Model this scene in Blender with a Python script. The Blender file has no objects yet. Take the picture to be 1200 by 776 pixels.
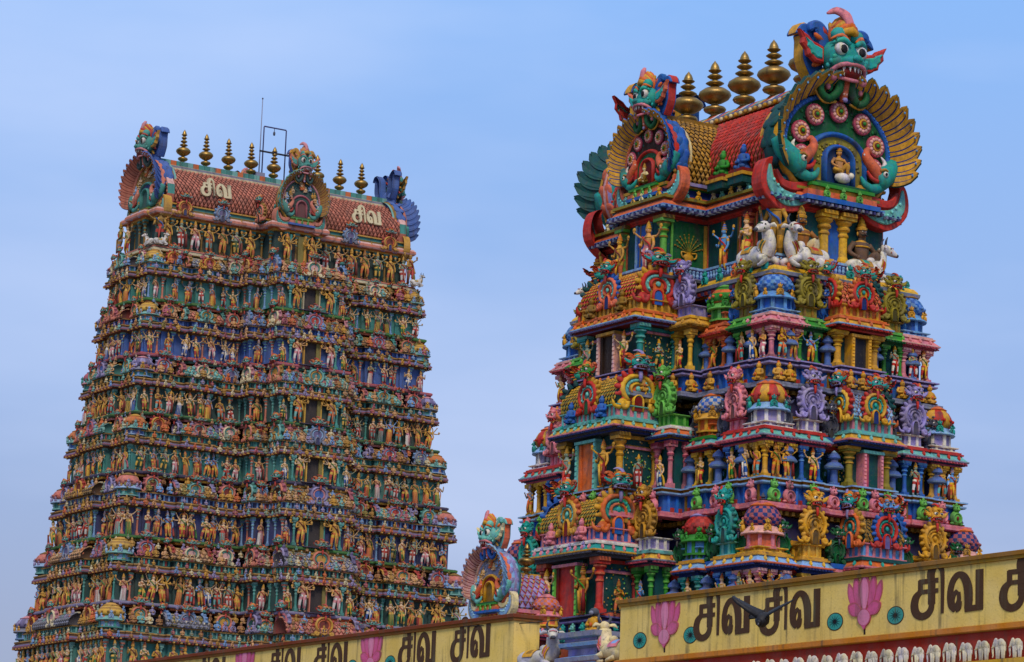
import bpy, math, random
import numpy as np
from mathutils import Matrix, Vector
random.seed(7); np.random.seed(7)
PI = math.pi
# ------------------------------------------------------------ camera, sky, sun, exposure
sc = bpy.context.scene
COL = sc.collection
cd = bpy.data.cameras.new('camera'); cam = bpy.data.objects.new('camera', cd); COL.objects.link(cam)
cd.sensor_width = 36.0; cd.lens = 36*3634.34/1200; cd.clip_start = 0.5; cd.clip_end = 6000
cam.matrix_world = (Matrix.Translation((0, 0, 1.6)) @ Matrix.Rotation(math.radians(90+11.118), 4, 'X')
                    @ Matrix.Rotation(math.radians(2.0738), 4, 'Z'))
sc.camera = cam
ALPHA = math.radians(32.375)
SUN_EL, SUN_AZ = math.radians(47), math.radians(2)       # azimuth: to the right of straight behind the camera
wd = bpy.data.worlds.new('World'); sc.world = wd; wd.use_nodes = True
nt = wd.node_tree; N = nt.nodes; LK = nt.links
bg = N['Background']
sky = N.new('ShaderNodeTexSky'); sky.sky_type = 'NISHITA'; sky.sun_disc = False
sky.sun_elevation = SUN_EL; sky.sun_rotation = PI - SUN_AZ
sky.air_density = 1.0; sky.dust_density = 1.2; sky.ozone_density = 2.0
tc = N.new('ShaderNodeTexCoord'); sp = N.new('ShaderNodeSeparateXYZ'); LK.new(tc.outputs['Generated'], sp.inputs[0])
rp = N.new('ShaderNodeValToRGB'); LK.new(sp.outputs['Z'], rp.inputs[0])
for i, (p, c) in enumerate([(0.0, (.26, .29, .42)), (.09, (.285, .33, .51)), (.17, (.30, .42, .71)), (.30, (.235, .445, .86)), (1.0, (.64, .66, .74))]):
    e = rp.color_ramp.elements[i] if i < 2 else rp.color_ramp.elements.new(p)
    e.position = p; e.color = (*c, 1)
ns = N.new('ShaderNodeTexNoise'); ns.inputs['Scale'].default_value = 3.2; ns.inputs['Detail'].default_value = 5
mp = N.new('ShaderNodeMapping'); mp.inputs['Scale'].default_value = (1, 1, 3.2); LK.new(tc.outputs['Generated'], mp.inputs[0]); LK.new(mp.outputs[0], ns.inputs['Vector'])
cr = N.new('ShaderNodeMapRange'); cr.inputs[1].default_value = .46; cr.inputs[2].default_value = .74; cr.inputs[3].default_value = 0; cr.inputs[4].default_value = .42
LK.new(ns.outputs[0], cr.inputs[0])
SKYMIX = .85
mx = N.new('ShaderNodeMix'); mx.data_type = 'RGBA'; mx.inputs[0].default_value = SKYMIX
sk2 = N.new('ShaderNodeVectorMath'); sk2.operation = 'SCALE'; sk2.inputs['Scale'].default_value = .10; LK.new(sky.outputs[0], sk2.inputs[0])
LK.new(sk2.outputs[0], mx.inputs[6]); LK.new(rp.outputs[0], mx.inputs[7])
mc = N.new('ShaderNodeMix'); mc.data_type = 'RGBA'; LK.new(cr.outputs[0], mc.inputs[0]); LK.new(mx.outputs[2], mc.inputs[6]); mc.inputs[7].default_value = (.62, .70, .92, 1)
sk3 = N.new('ShaderNodeVectorMath'); sk3.operation = 'SCALE'; sk3.inputs['Scale'].default_value = 10.0; LK.new(mc.outputs[2], sk3.inputs[0])
LK.new(sk3.outputs[0], bg.inputs['Color']); bg.inputs['Strength'].default_value = .10
sd = bpy.data.lights.new('sun', 'SUN'); sun = bpy.data.objects.new('sun', sd); COL.objects.link(sun)
sd.energy = 1.8; sd.angle = math.radians(14); sd.color = (1.0, .88, .72)
dirv = Vector((math.sin(SUN_AZ)*math.cos(SUN_EL), -math.cos(SUN_AZ)*math.cos(SUN_EL), math.sin(SUN_EL)))
sun.rotation_euler = dirv.to_track_quat('Z', 'Y').to_euler()
vs = sc.view_settings; vs.view_transform = 'Standard'; vs.look = 'None'; vs.exposure = 0.24; vs.gamma = 1.0; vs.use_curve_mapping = False

# ------------------------------------------------------------ colours
def lin(h):
    out = []
    for k in (16, 8, 0):
        s = ((h >> k) & 255)/255
        out.append(s/12.92 if s <= .04045 else ((s+.055)/1.055)**2.4)
    return tuple(out)
C = {k: lin(v) for k, v in dict(
    red=0xC0281C, dred=0x7C1A18, orange=0xD9661C, gold=0xD39A22, yellow=0xE3B02A, ochre=0xB5842B, dgold=0x8F6A1C, olive=0x8C8038,
    green=0x3E8A3A, lgreen=0x6FB05A, dgreen=0x1D5A34, teal=0x2F8C86, lteal=0x74B7B0, dteal=0x134B4C, turq=0x35988F,
    blue=0x2A62B4, lblue=0x6FA0D6, dblue=0x1B3070, sky=0x8FB4DC, lilac=0x9A90BE, purple=0x6C6596, dpurple=0x403C66, grey=0x868AA0, dgrey=0x4C4E5C,
    pink=0xD98A94, lpink=0xE6B0A8, dpink=0xB95A6C, salmon=0xD9785E, skin=0xD8A06A, lskin=0xE2BC94, bskin=0xA8703F, dskin=0x6B5343, gskin=0x8FA08A,
    white=0xE4DED6, cream=0xE2D2A6, black=0x14131A, dark=0x20202C, brown=0x5C3A22, dbrown=0x33231B, wallyel=0xECCB70).items()}
def mixc(a, b, t): return tuple(a[i]*(1-t)+b[i]*t for i in range(3))
def sh(c, k): return tuple(min(.9, x*k) for x in c)

# ------------------------------------------------------------ geometry collector
class G:
    def __init__(s): s.V = []; s.F = []; s.K = []; s.S = []; s.n = 0; s.M = [np.eye(4)]
    def push(s, x=0, y=0, z=0, rz=0, sc=1, rx=0, ry=0, sx=1):
        m = Matrix.Translation((x, y, z)) @ Matrix.Rotation(rz, 4, 'Z') @ Matrix.Rotation(ry, 4, 'Y') @ Matrix.Rotation(rx, 4, 'X')
        k = sc if isinstance(sc, tuple) else (sc, sc, sc)
        m = m @ Matrix.Diagonal((k[0]*sx, k[1], k[2], 1)); s.M.append(s.M[-1] @ np.array(m)); return s
    def __enter__(s): return s
    def __exit__(s, *a): s.M.pop()
    def add(s, V, F, col, smooth=True):
        V = np.asarray(V, float).reshape(-1, 3); m = s.M[-1]
        V = V @ m[:3, :3].T + m[:3, 3]; o = s.n
        flip = np.linalg.det(m[:3, :3]) < 0
        s.V.append(V); s.n += len(V)
        many = isinstance(col, list)
        for i, f in enumerate(F):
            f = [o+j for j in f]; s.F.append(f[::-1] if flip else f)
            s.K.append(col[i] if many else col); s.S.append(smooth)
    def mesh(s, name, mat):
        me = bpy.data.meshes.new(name)
        me.from_pydata(np.concatenate(s.V).tolist(), [], s.F)
        me.polygons.foreach_set('use_smooth', s.S)
        a = me.color_attributes.new('Col', 'FLOAT_COLOR', 'CORNER')
        cnt = [len(f) for f in s.F]
        k = np.repeat(np.c_[np.array(s.K), np.ones(len(s.K))], cnt, axis=0)
        a.data.foreach_set('color', k.astype(np.float32).ravel())
        me.materials.append(mat); me.update(); return me
def box(g, x0, x1, y0, y1, z0, z1, col, top=None):
    V = [(x, y, z) for z in (z0, z1) for y in (y0, y1) for x in (x0, x1)]
    F = [(0, 2, 3, 1), (4, 5, 7, 6), (0, 1, 5, 4), (1, 3, 7, 5), (3, 2, 6, 7), (2, 0, 4, 6)]
    g.add(V, F, [col, top or col, col, col, col, col], False)
def lathe(g, prof, n, cols, ph=0, smooth=False, per=None, a0=0, a1=2*PI, sxy=(1, 1)):
    """prof [(r,z)], cols one colour or one per segment; sharp between segments unless smooth"""
    full = abs(a1-a0-2*PI) < 1e-6; m = n if full else n+1
    an = [ph+a0+(a1-a0)*i/n for i in range(m)]
    def ring(r, z): return [(r*math.cos(a)*sxy[0], r*math.sin(a)*sxy[1], z) for a in an]
    if smooth:
        V = []; F = []; K = []
        for r, z in prof: V += ring(r, z)
        for j in range(len(prof)-1):
            for i in range(n):
                i2 = (i+1) % m; F.append((j*m+i, j*m+i2, (j+1)*m+i2, (j+1)*m+i))
                K.append(per(i, j) if per else (cols[j] if isinstance(cols, list) else cols))
        g.add(V, F, K, True)
    else:
        for j in range(len(prof)-1):
            V = ring(*prof[j])+ring(*prof[j+1]); F = []; K = []
            for i in range(n):
                i2 = (i+1) % m; F.append((i, i2, m+i2, m+i)); K.append(per(i, j) if per else (cols[j] if isinstance(cols, list) else cols))
            g.add(V, F, K, n > 6)
    c = cols[-1] if isinstance(cols, list) else cols
    if full and prof[-1][0] > 1e-4: g.add(ring(*prof[-1]), [tuple(range(n))], c, False)
def ell(g, c, r, col, n=9, m=6, R=None):
    V = [(0, 0, -1)]; F = []
    for j in range(1, m):
        t = PI*j/m
        for i in range(n): a = 2*PI*i/n; V.append((math.sin(t)*math.cos(a), math.sin(t)*math.sin(a), -math.cos(t)))
    V.append((0, 0, 1)); e = len(V)-1
    for i in range(n):
        i2 = (i+1) % n
        F.append((0, 1+i2, 1+i)); F.append((e, e-n+i, e-n+i2))
        for j in range(m-2): F.append((1+j*n+i, 1+j*n+i2, 1+(j+1)*n+i2, 1+(j+1)*n+i))
    V = np.array(V)*np.array(r)
    if R is not None: V = V @ np.array(R).T
    g.add(V+np.array(c), F, col, True)
def rotY(a): return np.array([[math.cos(a), 0, math.sin(a)], [0, 1, 0], [-math.sin(a), 0, math.cos(a)]])
def cat(P, k=4):
    P = [np.array(p, float) for p in P]; out = []
    for i in range(len(P)-1):
        a, b, c, d = P[max(i-1, 0)], P[i], P[i+1], P[min(i+2, len(P)-1)]
        for j in range(k):
            t = j/k; out.append(.5*((2*b)+(c-a)*t+(2*a-5*b+4*c-d)*t*t+(3*b-a-3*c+d)*t**3))
    out.append(P[-1]); return out
def tube(g, P, rad, col, n=7, cols=None, flat=1.0, cap=True):
    P = np.array(P, float); k = len(P)
    if not hasattr(rad, '__len__'): rad = [rad]*k
    elif len(rad) != k: rad = np.interp(np.linspace(0, 1, k), np.linspace(0, 1, len(rad)), rad)
    T = np.gradient(P, axis=0); T /= np.linalg.norm(T, axis=1)[:, None]+1e-9
    u = np.cross(T[0], (0, 1, 0)); u = u if np.linalg.norm(u) > .1 else np.cross(T[0], (1, 0, 0))
    V = []; F = []; K = []
    for i in range(k):
        u = u-T[i]*(u@T[i]); u /= np.linalg.norm(u)+1e-9; w = np.cross(T[i], u)
        for j in range(n): a = 2*PI*j/n; V.append(P[i]+rad[i]*(math.cos(a)*u+flat*math.sin(a)*w))
    for i in range(k-1):
        for j in range(n):
            j2 = (j+1) % n; F.append((i*n+j, (i+1)*n+j, (i+1)*n+j2, i*n+j2)[::-1]); K.append(cols[i] if cols else col)
    if cap:
        F.append(tuple(range(n))[::-1]); K.append(cols[0] if cols else col); F.append(tuple(range((k-1)*n, k*n))); K.append(cols[-1] if cols else col)
    g.add(V, F, K, True)
def loft(g, rows, n, cols, axis='z'):
    """rows (cx,cy,cz,rx,ry): horizontal ellipses stacked up into one skin"""
    V = []; F = []; K = []
    for (cx, cy, cz, rx, ry) in rows:
        for i in range(n): a = 2*PI*i/n; V.append((cx+rx*math.cos(a), cy+ry*math.sin(a), cz))
    for j in range(len(rows)-1):
        for i in range(n): i2 = (i+1) % n; F.append((j*n+i, j*n+i2, (j+1)*n+i2, (j+1)*n+i)); K.append(cols[j] if isinstance(cols, list) else cols)
    F.append(tuple(range(n))[::-1]); K.append(K[0]); F.append(tuple(range((len(rows)-1)*n, len(rows)*n))); K.append(K[-2])
    g.add(V, F, K, True)
def poly(g, P, yf, yb, col, side=None, bev=0):
    """outline in x,z pushed out along y (front yf < yb)"""
    P = [tuple(p) for p in P]; n = len(P)
    A = sum(P[i][0]*P[(i+1) % n][1]-P[(i+1) % n][0]*P[i][1] for i in range(n))
    if A < 0: P = P[::-1]
    side = side or col
    if bev:
        Q = []
        for i in range(n):
            a, b, c = P[i-1], P[i], P[(i+1) % n]
            d1 = np.array((b[0]-a[0], b[1]-a[1])); d2 = np.array((c[0]-b[0], c[1]-b[1]))
            nn = np.array((-d1[1], d1[0]))/(np.linalg.norm(d1)+1e-9)+np.array((-d2[1], d2[0]))/(np.linalg.norm(d2)+1e-9)
            nn /= np.linalg.norm(nn)+1e-9; Q.append((b[0]+nn[0]*bev, b[1]+nn[1]*bev))
    else: Q = P
    V = [(x, yb, z) for x, z in P]+[(x, yf+bev, z) for x, z in P]+[(x, yf, z) for x, z in Q]
    F = []; K = []
    for i in range(n):
        j = (i+1) % n; F.append((i, j, n+j, n+i)); K.append(side)
        if bev: F.append((n+i, n+j, 2*n+j, 2*n+i)); K.append(col)
    F.append(tuple(range(2*n, 3*n))); K.append(col)
    g.add(V, F, K, False)
def band(g, A, B, yf, yb, col, bul=.5, cols=None):
    """raised moulding between two outlines with the same number of points (x,z)"""
    n = len(A); V = []; F = []; K = []
    d = (yb-yf)*bul
    for (a, b) in zip(A, B):
        a = np.array(a); b = np.array(b)
        for t, y in ((0, yb), (0, yf+d), (.25, yf+d*.25), (.5, yf), (.75, yf+d*.25), (1, yf+d), (1, yb)):
            p = a*(1-t)+b*t; V.append((p[0], y, p[1]))
    for i in range(n-1):
        for j in range(6): F.append((i*7+j, i*7+j+1, (i+1)*7+j+1, (i+1)*7+j)); K.append(cols[i % len(cols)] if cols else col)
    F.append(tuple(range(7))[::-1]); K.append(K[0]); F.append(tuple(range((n-1)*7, n*7))); K.append(K[-2])
    g.add(V, F, K, True)
def arc(cx, cz, rx, rz, a0, a1, n):
    """angles in degrees measured from straight up, clockwise"""
    return [(cx+rx*math.sin(math.radians(a0+(a1-a0)*i/n)), cz+rz*math.cos(math.radians(a0+(a1-a0)*i/n))) for i in range(n+1)]
def off(P, o):
    n = len(P); out = []
    for i in range(n):
        a, b, c = P[i-1], P[i], P[(i+1) % n]
        n1 = np.array((b[1]-a[1], a[0]-b[0])); n2 = np.array((c[1]-b[1], b[0]-c[0]))
        n1 = n1/np.linalg.norm(n1); n2 = n2/np.linalg.norm(n2)
        if abs(n1@n2) > .99: out.append((b[0]+n1[0]*o, b[1]+n1[1]*o))
        else:
            d = n1+n2; out.append((b[0]+d[0]*o, b[1]+d[1]*o)) if abs(n1@n2) < .01 else out.append(tuple(np.array(b)+d/(1+n1@n2)*o))
    return out
def sweep(g, P, prof, cols, capt=True, capb=False):
    """profile [(offset,z)] carried round the closed counter-clockwise plan P"""
    R = [[(x, y, z) for x, y in off(P, o)] for o, z in prof]; n = len(P)
    for j in range(len(prof)-1):
        g.add(R[j]+R[j+1], [(i, (i+1) % n, n+(i+1) % n, n+i) for i in range(n)], cols[j] if isinstance(cols, list) else cols, False)
    if capt: g.add(R[-1], [tuple(range(n))], cols[-1] if isinstance(cols, list) else cols, False)
    if capb: g.add(R[0], [tuple(range(n))[::-1]], cols[0] if isinstance(cols, list) else cols, False)
def along(P, o, step, margin=.1):
    """points along the edges of the plan, with the angle that turns -y outwards"""
    Q = off(P, o); n = len(Q); out = []
    for i in range(n):
        a, b = np.array(Q[i]), np.array(Q[(i+1) % n]); d = b-a; l = np.linalg.norm(d)
        k = int((l-2*margin)/step)
        if k < 1: continue
        rz = math.atan2(d[1], d[0])
        for j in range(k): p = a+d*((margin+(l-2*margin)*(j+.5)/k)/l); out.append((p[0], p[1], rz))
    return out
def dentils(g, P, o, z0, z1, step, dep, wid, cols):
    for i, (x, y, rz) in enumerate(along(P, o, step)):
        with g.push(x, y, 0, rz): box(g, -wid/2, wid/2, -dep, .02, z0, z1, cols[i % len(cols)])
def rect(x0, x1, y0, y1): return [(x0, y0), (x1, y0), (x1, y1), (x0, y1)]
def plan(L, S, lb, sb):
    """stepped plan: bays (from,to,projection) along the long front and the short end, mirrored"""
    def face(h, w, bays):
        pts = [(-h, -w)]
        for a, b, p in bays: pts += [(a, -w), (a, -w-p), (b, -w-p), (b, -w)]
        return pts
    f = face(L, S, lb); s = [(-y, x) for x, y in face(S, L, sb)]
    half = f+s
    out = half+[(-x, -y) for x, y in half]
    res = []
    for p in out:
        if not res or abs(p[0]-res[-1][0])+abs(p[1]-res[-1][1]) > 1e-5: res.append(p)
    return res

# ------------------------------------------------------------ materials
def mat_paint(name, rough=.55, dirt=.55, streak=1.0, metal=0.0, const=None, spec=.35, dust=0.0, rain=0.0, sat=1.14, mottle=0):
    m = bpy.data.materials.new(name); m.use_nodes = True; t = m.node_tree; n = t.nodes; l = t.links
    b = n['Principled BSDF']; b.inputs['Roughness'].default_value = rough; b.inputs['Metallic'].default_value = metal
    b.inputs['Specular IOR Level'].default_value = spec
    if const is None:
        a = n.new('ShaderNodeVertexColor'); a.layer_name = 'Col'; h0 = n.new('ShaderNodeHueSaturation'); h0.inputs['Saturation'].default_value = sat; h0.inputs['Value'].default_value = .93; l.new(a.outputs[0], h0.inputs['Color']); src = h0.outputs[0]
    else:
        a = n.new('ShaderNodeRGB'); a.outputs[0].default_value = (*const, 1); src = a.outputs[0]
    ge = n.new('ShaderNodeNewGeometry')
    def noise(scale, sv, det=4):
        mp = n.new('ShaderNodeMapping'); mp.inputs['Scale'].default_value = sv; l.new(ge.outputs['Position'], mp.inputs[0])
        q = n.new('ShaderNodeTexNoise'); q.inputs['Scale'].default_value = scale; q.inputs['Detail'].default_value = det; l.new(mp.outputs[0], q.inputs['Vector']); return q.outputs[0]
    def rng(x, a, b_, c, d):
        q = n.new('ShaderNodeMapRange'); q.inputs[1].default_value = a; q.inputs[2].default_value = b_; q.inputs[3].default_value = c; q.inputs[4].default_value = d; l.new(x, q.inputs[0]); return q.outputs[0]
    def mul(x, y):
        q = n.new('ShaderNodeMath'); q.operation = 'MULTIPLY'; l.new(x, q.inputs[0])
        if isinstance(y, float): q.inputs[1].default_value = y
        else: l.new(y, q.inputs[1])
        return q.outputs[0]
    fade = rng(noise(2.3, (1, 1, 1)), .3, .7, .0, .30)          # sun-bleached patches
    hs = n.new('ShaderNodeHueSaturation'); hs.inputs['Saturation'].default_value = .72; hs.inputs['Value'].default_value = 1.12
    l.new(src, hs.inputs['Color'])
    m1 = n.new('ShaderNodeMix'); m1.data_type = 'RGBA'; l.new(fade, m1.inputs[0]); l.new(src, m1.inputs[6]); l.new(hs.outputs[0], m1.inputs[7])
    st = mul(rng(noise(4.0, (1, 1, .16)), .50, .74, 0, 1), rng(noise(.9, (1, 1, 1)), .35, .65, .2, 1))
    st = mul(st, float(dirt*streak))
    m2 = n.new('ShaderNodeMix'); m2.data_type = 'RGBA'; l.new(st, m2.inputs[0]); l.new(m1.outputs[2], m2.inputs[6]); m2.inputs[7].default_value = (.055, .05, .048, 1)
    sp_ = mul(rng(noise(17, (1, 1, 1), 3), .58, .72, 0, 1), float(dirt*.6))
    m3 = n.new('ShaderNodeMix'); m3.data_type = 'RGBA'; l.new(sp_, m3.inputs[0]); l.new(m2.outputs[2], m3.inputs[6]); m3.inputs[7].default_value = (.09, .08, .07, 1)
    fin = m3.outputs[2]
    if mottle:
        q = n.new('ShaderNodeMix'); q.data_type = 'RGBA'; q.blend_type = 'MULTIPLY'; q.inputs[0].default_value = 1; l.new(fin, q.inputs[6])
        cb = n.new('ShaderNodeCombineColor'); l.new(rng(noise(7, (1, 1, 1), 6), .3, .7, .72, 1.12), cb.inputs[0]); l.new(rng(noise(7, (1, 1, 1), 6), .3, .7, .72, 1.08), cb.inputs[1]); l.new(rng(noise(5, (1, 1, .6), 6), .3, .7, .68, 1.08), cb.inputs[2]); l.new(cb.outputs[0], q.inputs[7]); fin = q.outputs[2]
    if dust:
        m4 = n.new('ShaderNodeMix'); m4.data_type = 'RGBA'; l.new(rng(noise(1.3, (1, 1, .7), 5), .3, .7, dust*.6, dust*1.4), m4.inputs[0]); l.new(fin, m4.inputs[6]); m4.inputs[7].default_value = (.13, .095, .068, 1); fin = m4.outputs[2]
    if rain:
        m5 = n.new('ShaderNodeMix'); m5.data_type = 'RGBA'; l.new(mul(rng(noise(9.0, (1, 1, .05), 5), .52, .70, 0, 1), rng(noise(1.7, (1, 1, 1), 2), .4, .65, 0, rain)), m5.inputs[0]); l.new(fin, m5.inputs[6]); m5.inputs[7].default_value = (.10, .085, .05, 1)
        m6 = n.new('ShaderNodeMix'); m6.data_type = 'RGBA'; l.new(rng(noise(.8, (1, 1, 1), 6), .45, .6, 0, .35), m6.inputs[0]); l.new(m5.outputs[2], m6.inputs[6]); hs2 = n.new('ShaderNodeHueSaturation'); hs2.inputs['Value'].default_value = .8; hs2.inputs['Hue'].default_value = .49; l.new(m5.outputs[2], hs2.inputs['Color']); l.new(hs2.outputs[0], m6.inputs[7]); fin = m6.outputs[2]
    l.new(fin, b.inputs['Base Color'])
    bp = n.new('ShaderNodeBump'); bp.inputs['Strength'].default_value = .25; bp.inputs['Distance'].default_value = .02
    l.new(noise(28, (1, 1, 1), 3), bp.inputs['Height']); l.new(bp.outputs[0], b.inputs['Normal'])
    return m
PAINT = mat_paint('painted_plaster', .66, 1.0, 1.0, spec=.25, mottle=1)
FARP = mat_paint('dusty_painted_plaster', .9, .95, 1.0, spec=.2, dust=.25, sat=.98)
WALLM = mat_paint('wall_paint', .8, .35, .6, spec=.2, rain=1.0, sat=1.05)
BRASS = mat_paint('aged_brass', .44, .7, .9, 1.0, (.33, .20, .05))
IRON = mat_paint('iron_paint', .6, .3, .3)
STONE = mat_paint('bare_granite', .85, .6, 1.0, const=(.25, .22, .19))
EARTH = mat_paint('dry_earth', .95, .3, .3, const=(.20, .16, .12))

# ------------------------------------------------------------ object helpers
CNT = {}
def ob(name, me, parent=None, loc=(0, 0, 0), rz=0, sc=1):
    o = bpy.data.objects.new(name, me); COL.objects.link(o)
    o.location = loc; o.rotation_euler = (0, 0, rz); o.scale = sc if isinstance(sc, tuple) else (sc, sc, sc)
    if parent: o.parent = parent
    return o
def tag(o, label, cat, group=None, kind=None):
    if label: o['label'] = label
    if cat: o['category'] = cat
    if group: o['group'] = group
    if kind: o['kind'] = kind
    return o
CACHE = {}
def cached(key, fn, mat=None):
    if key not in CACHE:
        g = G(); fn(g); CACHE[key] = g.mesh(str(key[0] if isinstance(key, tuple) else key), mat or PAINT)
    return CACHE[key]
class Frame:
    def __init__(s, x, y, rz): s.o = Vector((x, y, 0)); s.rz = rz; s.R = Matrix.Rotation(rz, 3, 'Z')
    def w(s, x, y, z): return s.o+s.R @ Vector((x, y, z))
NEAR = Frame(8.2086, 110, ALPHA-PI/2); FAR = Frame(-14.987, 185, ALPHA); WALL = Frame(1.1657, 56, ALPHA-PI/2)
ORD = 'first second third fourth fifth sixth seventh eighth ninth tenth eleventh twelfth thirteenth fourteenth fifteenth sixteenth seventeenth eighteenth nineteenth twentieth'.split()
def nth(i):
    t = ['', '', 'twenty', 'thirty', 'forty', 'fifty']
    if i < 20: return ORD[i]
    n_ = i+1
    return (t[n_//10]+'-'+ORD[n_ % 10-1]) if n_ % 10 else {20: 'twentieth', 30: 'thirtieth', 40: 'fortieth'}[n_]

# ------------------------------------------------------------ ground
g = G(); s_ = 3000
g.add([(-s_, -200, 0), (s_, -200, 0), (s_, s_, 0), (-s_, s_, 0)], [(0, 1, 2, 3)], C['grey'], False)
tag(ob('ground', g.mesh('ground', EARTH)), None, None, kind='structure')

# ------------------------------------------------------------ figures
def figure(g, skin, cloth, cloth2, crown, pose=0, arms=2, robe=False, sash=None, halo=None, face=True, fat=1.0):
    """standing sculpture about 1.1 high, feet at z=0, facing -y"""
    gold = C['gold']; lean = (.0, .035, -.035, .02)[pose % 4]
    hx = lean
    if robe:
        loft(g, [(0, .0, .0, .13*fat, .10), (0, 0, .03, .135*fat, .10), (hx*.5, 0, .3, .115*fat, .085), (hx, 0, .5, .12*fat, .085), (hx, 0, .58, .10*fat, .075)], 9, [cloth, cloth, cloth, cloth2])
        for k in range(3): tube(g, [(-.06+.06*k, -.085, .5), (-.08+.08*k, -.105, .04)], .012, cloth2, 4)
    else:
        st = (.07, .09, .06, .11)[pose % 4]
        for sgn in (-1, 1):
            k = -.06 if (pose % 4 == 3 and sgn > 0) else 0
            tube(g, cat([(hx+sgn*.05, 0, .53), (sgn*st*1.05, -.03+k, .29), (sgn*st, 0, .05)], 3), [.078*fat, .07, .058, .05, .046, .036, .03], cloth, 7,
                 cols=[cloth, cloth2, cloth, cloth, cloth2, cloth, skin])
            ell(g, (sgn*st*1.1, -.045, .022), (.035, .07, .022), skin, 6, 4)
        tube(g, [(hx, -.09, .53), (0, -.1, .12)], [.035, .02], cloth2, 5)
    loft(g, [(hx, 0, .50, .10*fat, .075), (hx, 0, .55, .095*fat, .075), (hx*.4, 0, .62, .082*fat, .065), (0, -.005, .72, .11, .078), (0, 0, .79, .125, .07), (0, 0, .83, .06, .05), (0, 0, .87, .042, .042)], 9,
         [gold, cloth2, skin, skin, skin, skin])
    loft(g, [(0, -.004, .765, .122, .082), (0, -.004, .785, .128, .078)], 9, gold)
    if sash: tube(g, cat([(-.11, -.06, .8), (0, -.085, .7), (.1, -.06, .6), (.12, 0, .3)], 3), .018, sash, 5)
    ell(g, (0, -.008, .925), (.058, .062, .07), skin, 8, 6)
    if face:
        ell(g, (0, -.068, .918), (.012, .016, .018), skin, 5, 4)
        for sgn in (-1, 1):
            ell(g, (sgn*.024, -.062, .938), (.012, .006, .008), C['white'], 5, 4); ell(g, (sgn*.024, -.067, .938), (.006, .004, .007), C['black'], 5, 4)
        ell(g, (0, -.065, .893), (.02, .006, .006), C['dred'], 5, 4)
    for sgn in (-1, 1): ell(g, (sgn*.06, 0, .915), (.016, .012, .03), gold, 5, 4)
    if crown is not None: lathe(g, [(.066, .955), (.07, .98), (.052, 1.0), (.056, 1.02), (.04, 1.05), (.042, 1.065), (.02, 1.1), (.0, 1.14)], 7, [gold, crown, gold, crown, gold, crown, gold])
    else: ell(g, (0, .01, .975), (.06, .06, .05), C['black'], 7, 5); ell(g, (0.02, .02, 1.03), (.03, .03, .035), C['black'], 6, 4)
    def arm(sgn, e, h, r=.032, item=None):
        tube(g, cat([(sgn*.115, 0, .785), e, h], 3), [r*1.25, r*1.1, r, r*.95, r*.85, r*.7, r*.6], skin, 6, cols=[skin, gold, skin, skin, skin, gold])
        ell(g, h, (.026, .026, .034), skin, 6, 4)
        if item == 'club': tube(g, [(h[0], h[1]-.02, h[2]-.38), (h[0], h[1]-.02, h[2]+.1)], [.06, .055, .02, .018, .03], C['dred'], 6)
        if item == 'disc': ell(g, (h[0], h[1], h[2]+.05), (.05, .02, .05), gold, 7, 4)
        if item == 'cloth': tube(g, cat([h, (h[0]+sgn*.03, .0, .35), (h[0]+sgn*.05, .03, .08)], 3), [.02, .035, .05], sash or cloth2, 5)
    p = pose % 4
    if arms == 2:
        if p == 0: arm(-1, (-.19, .0, .62), (-.1, -.1, .66)); arm(1, (.19, .01, .6), (.17, -.06, .45), item='cloth')
        elif p == 1: arm(-1, (-.2, .01, .64), (-.22, -.08, .82)); arm(1, (.19, 0, .61), (.12, -.08, .52))
        elif p == 2: arm(-1, (-.18, .02, .6), (-.2, -.05, .42), item='club'); arm(1, (.2, -.03, .66), (.2, -.1, .86))
        else: arm(-1, (-.17, -.05, .62), (-.02, -.13, .7)); arm(1, (.17, -.05, .62), (.02, -.13, .7))
    else:
        k = arms//2
        arm(-1, (-.18, -.03, .61), (-.12, -.12, .62)); arm(1, (.18, -.03, .61), (.16, -.1, .46), item='club' if p == 2 else None)
        for i in range(k-1):
            a = math.radians(100-62*i/max(1, k-2)) if k > 2 else math.radians(62)
            for sgn in (-1, 1):
                arm(sgn, (sgn*(.115+.13*math.sin(a)), .03, .79+.10*math.cos(a)-.03), (sgn*(.13+.27*math.sin(a)), -.03, .80+.27*math.cos(a)), .026, 'disc' if i % 2 == 0 else None)
    if halo: band(g, arc(0, .9, .17, .19, -140, 140, 12), arc(0, .9, .13, .15, -140, 140, 12), .05, .09, halo)
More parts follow.
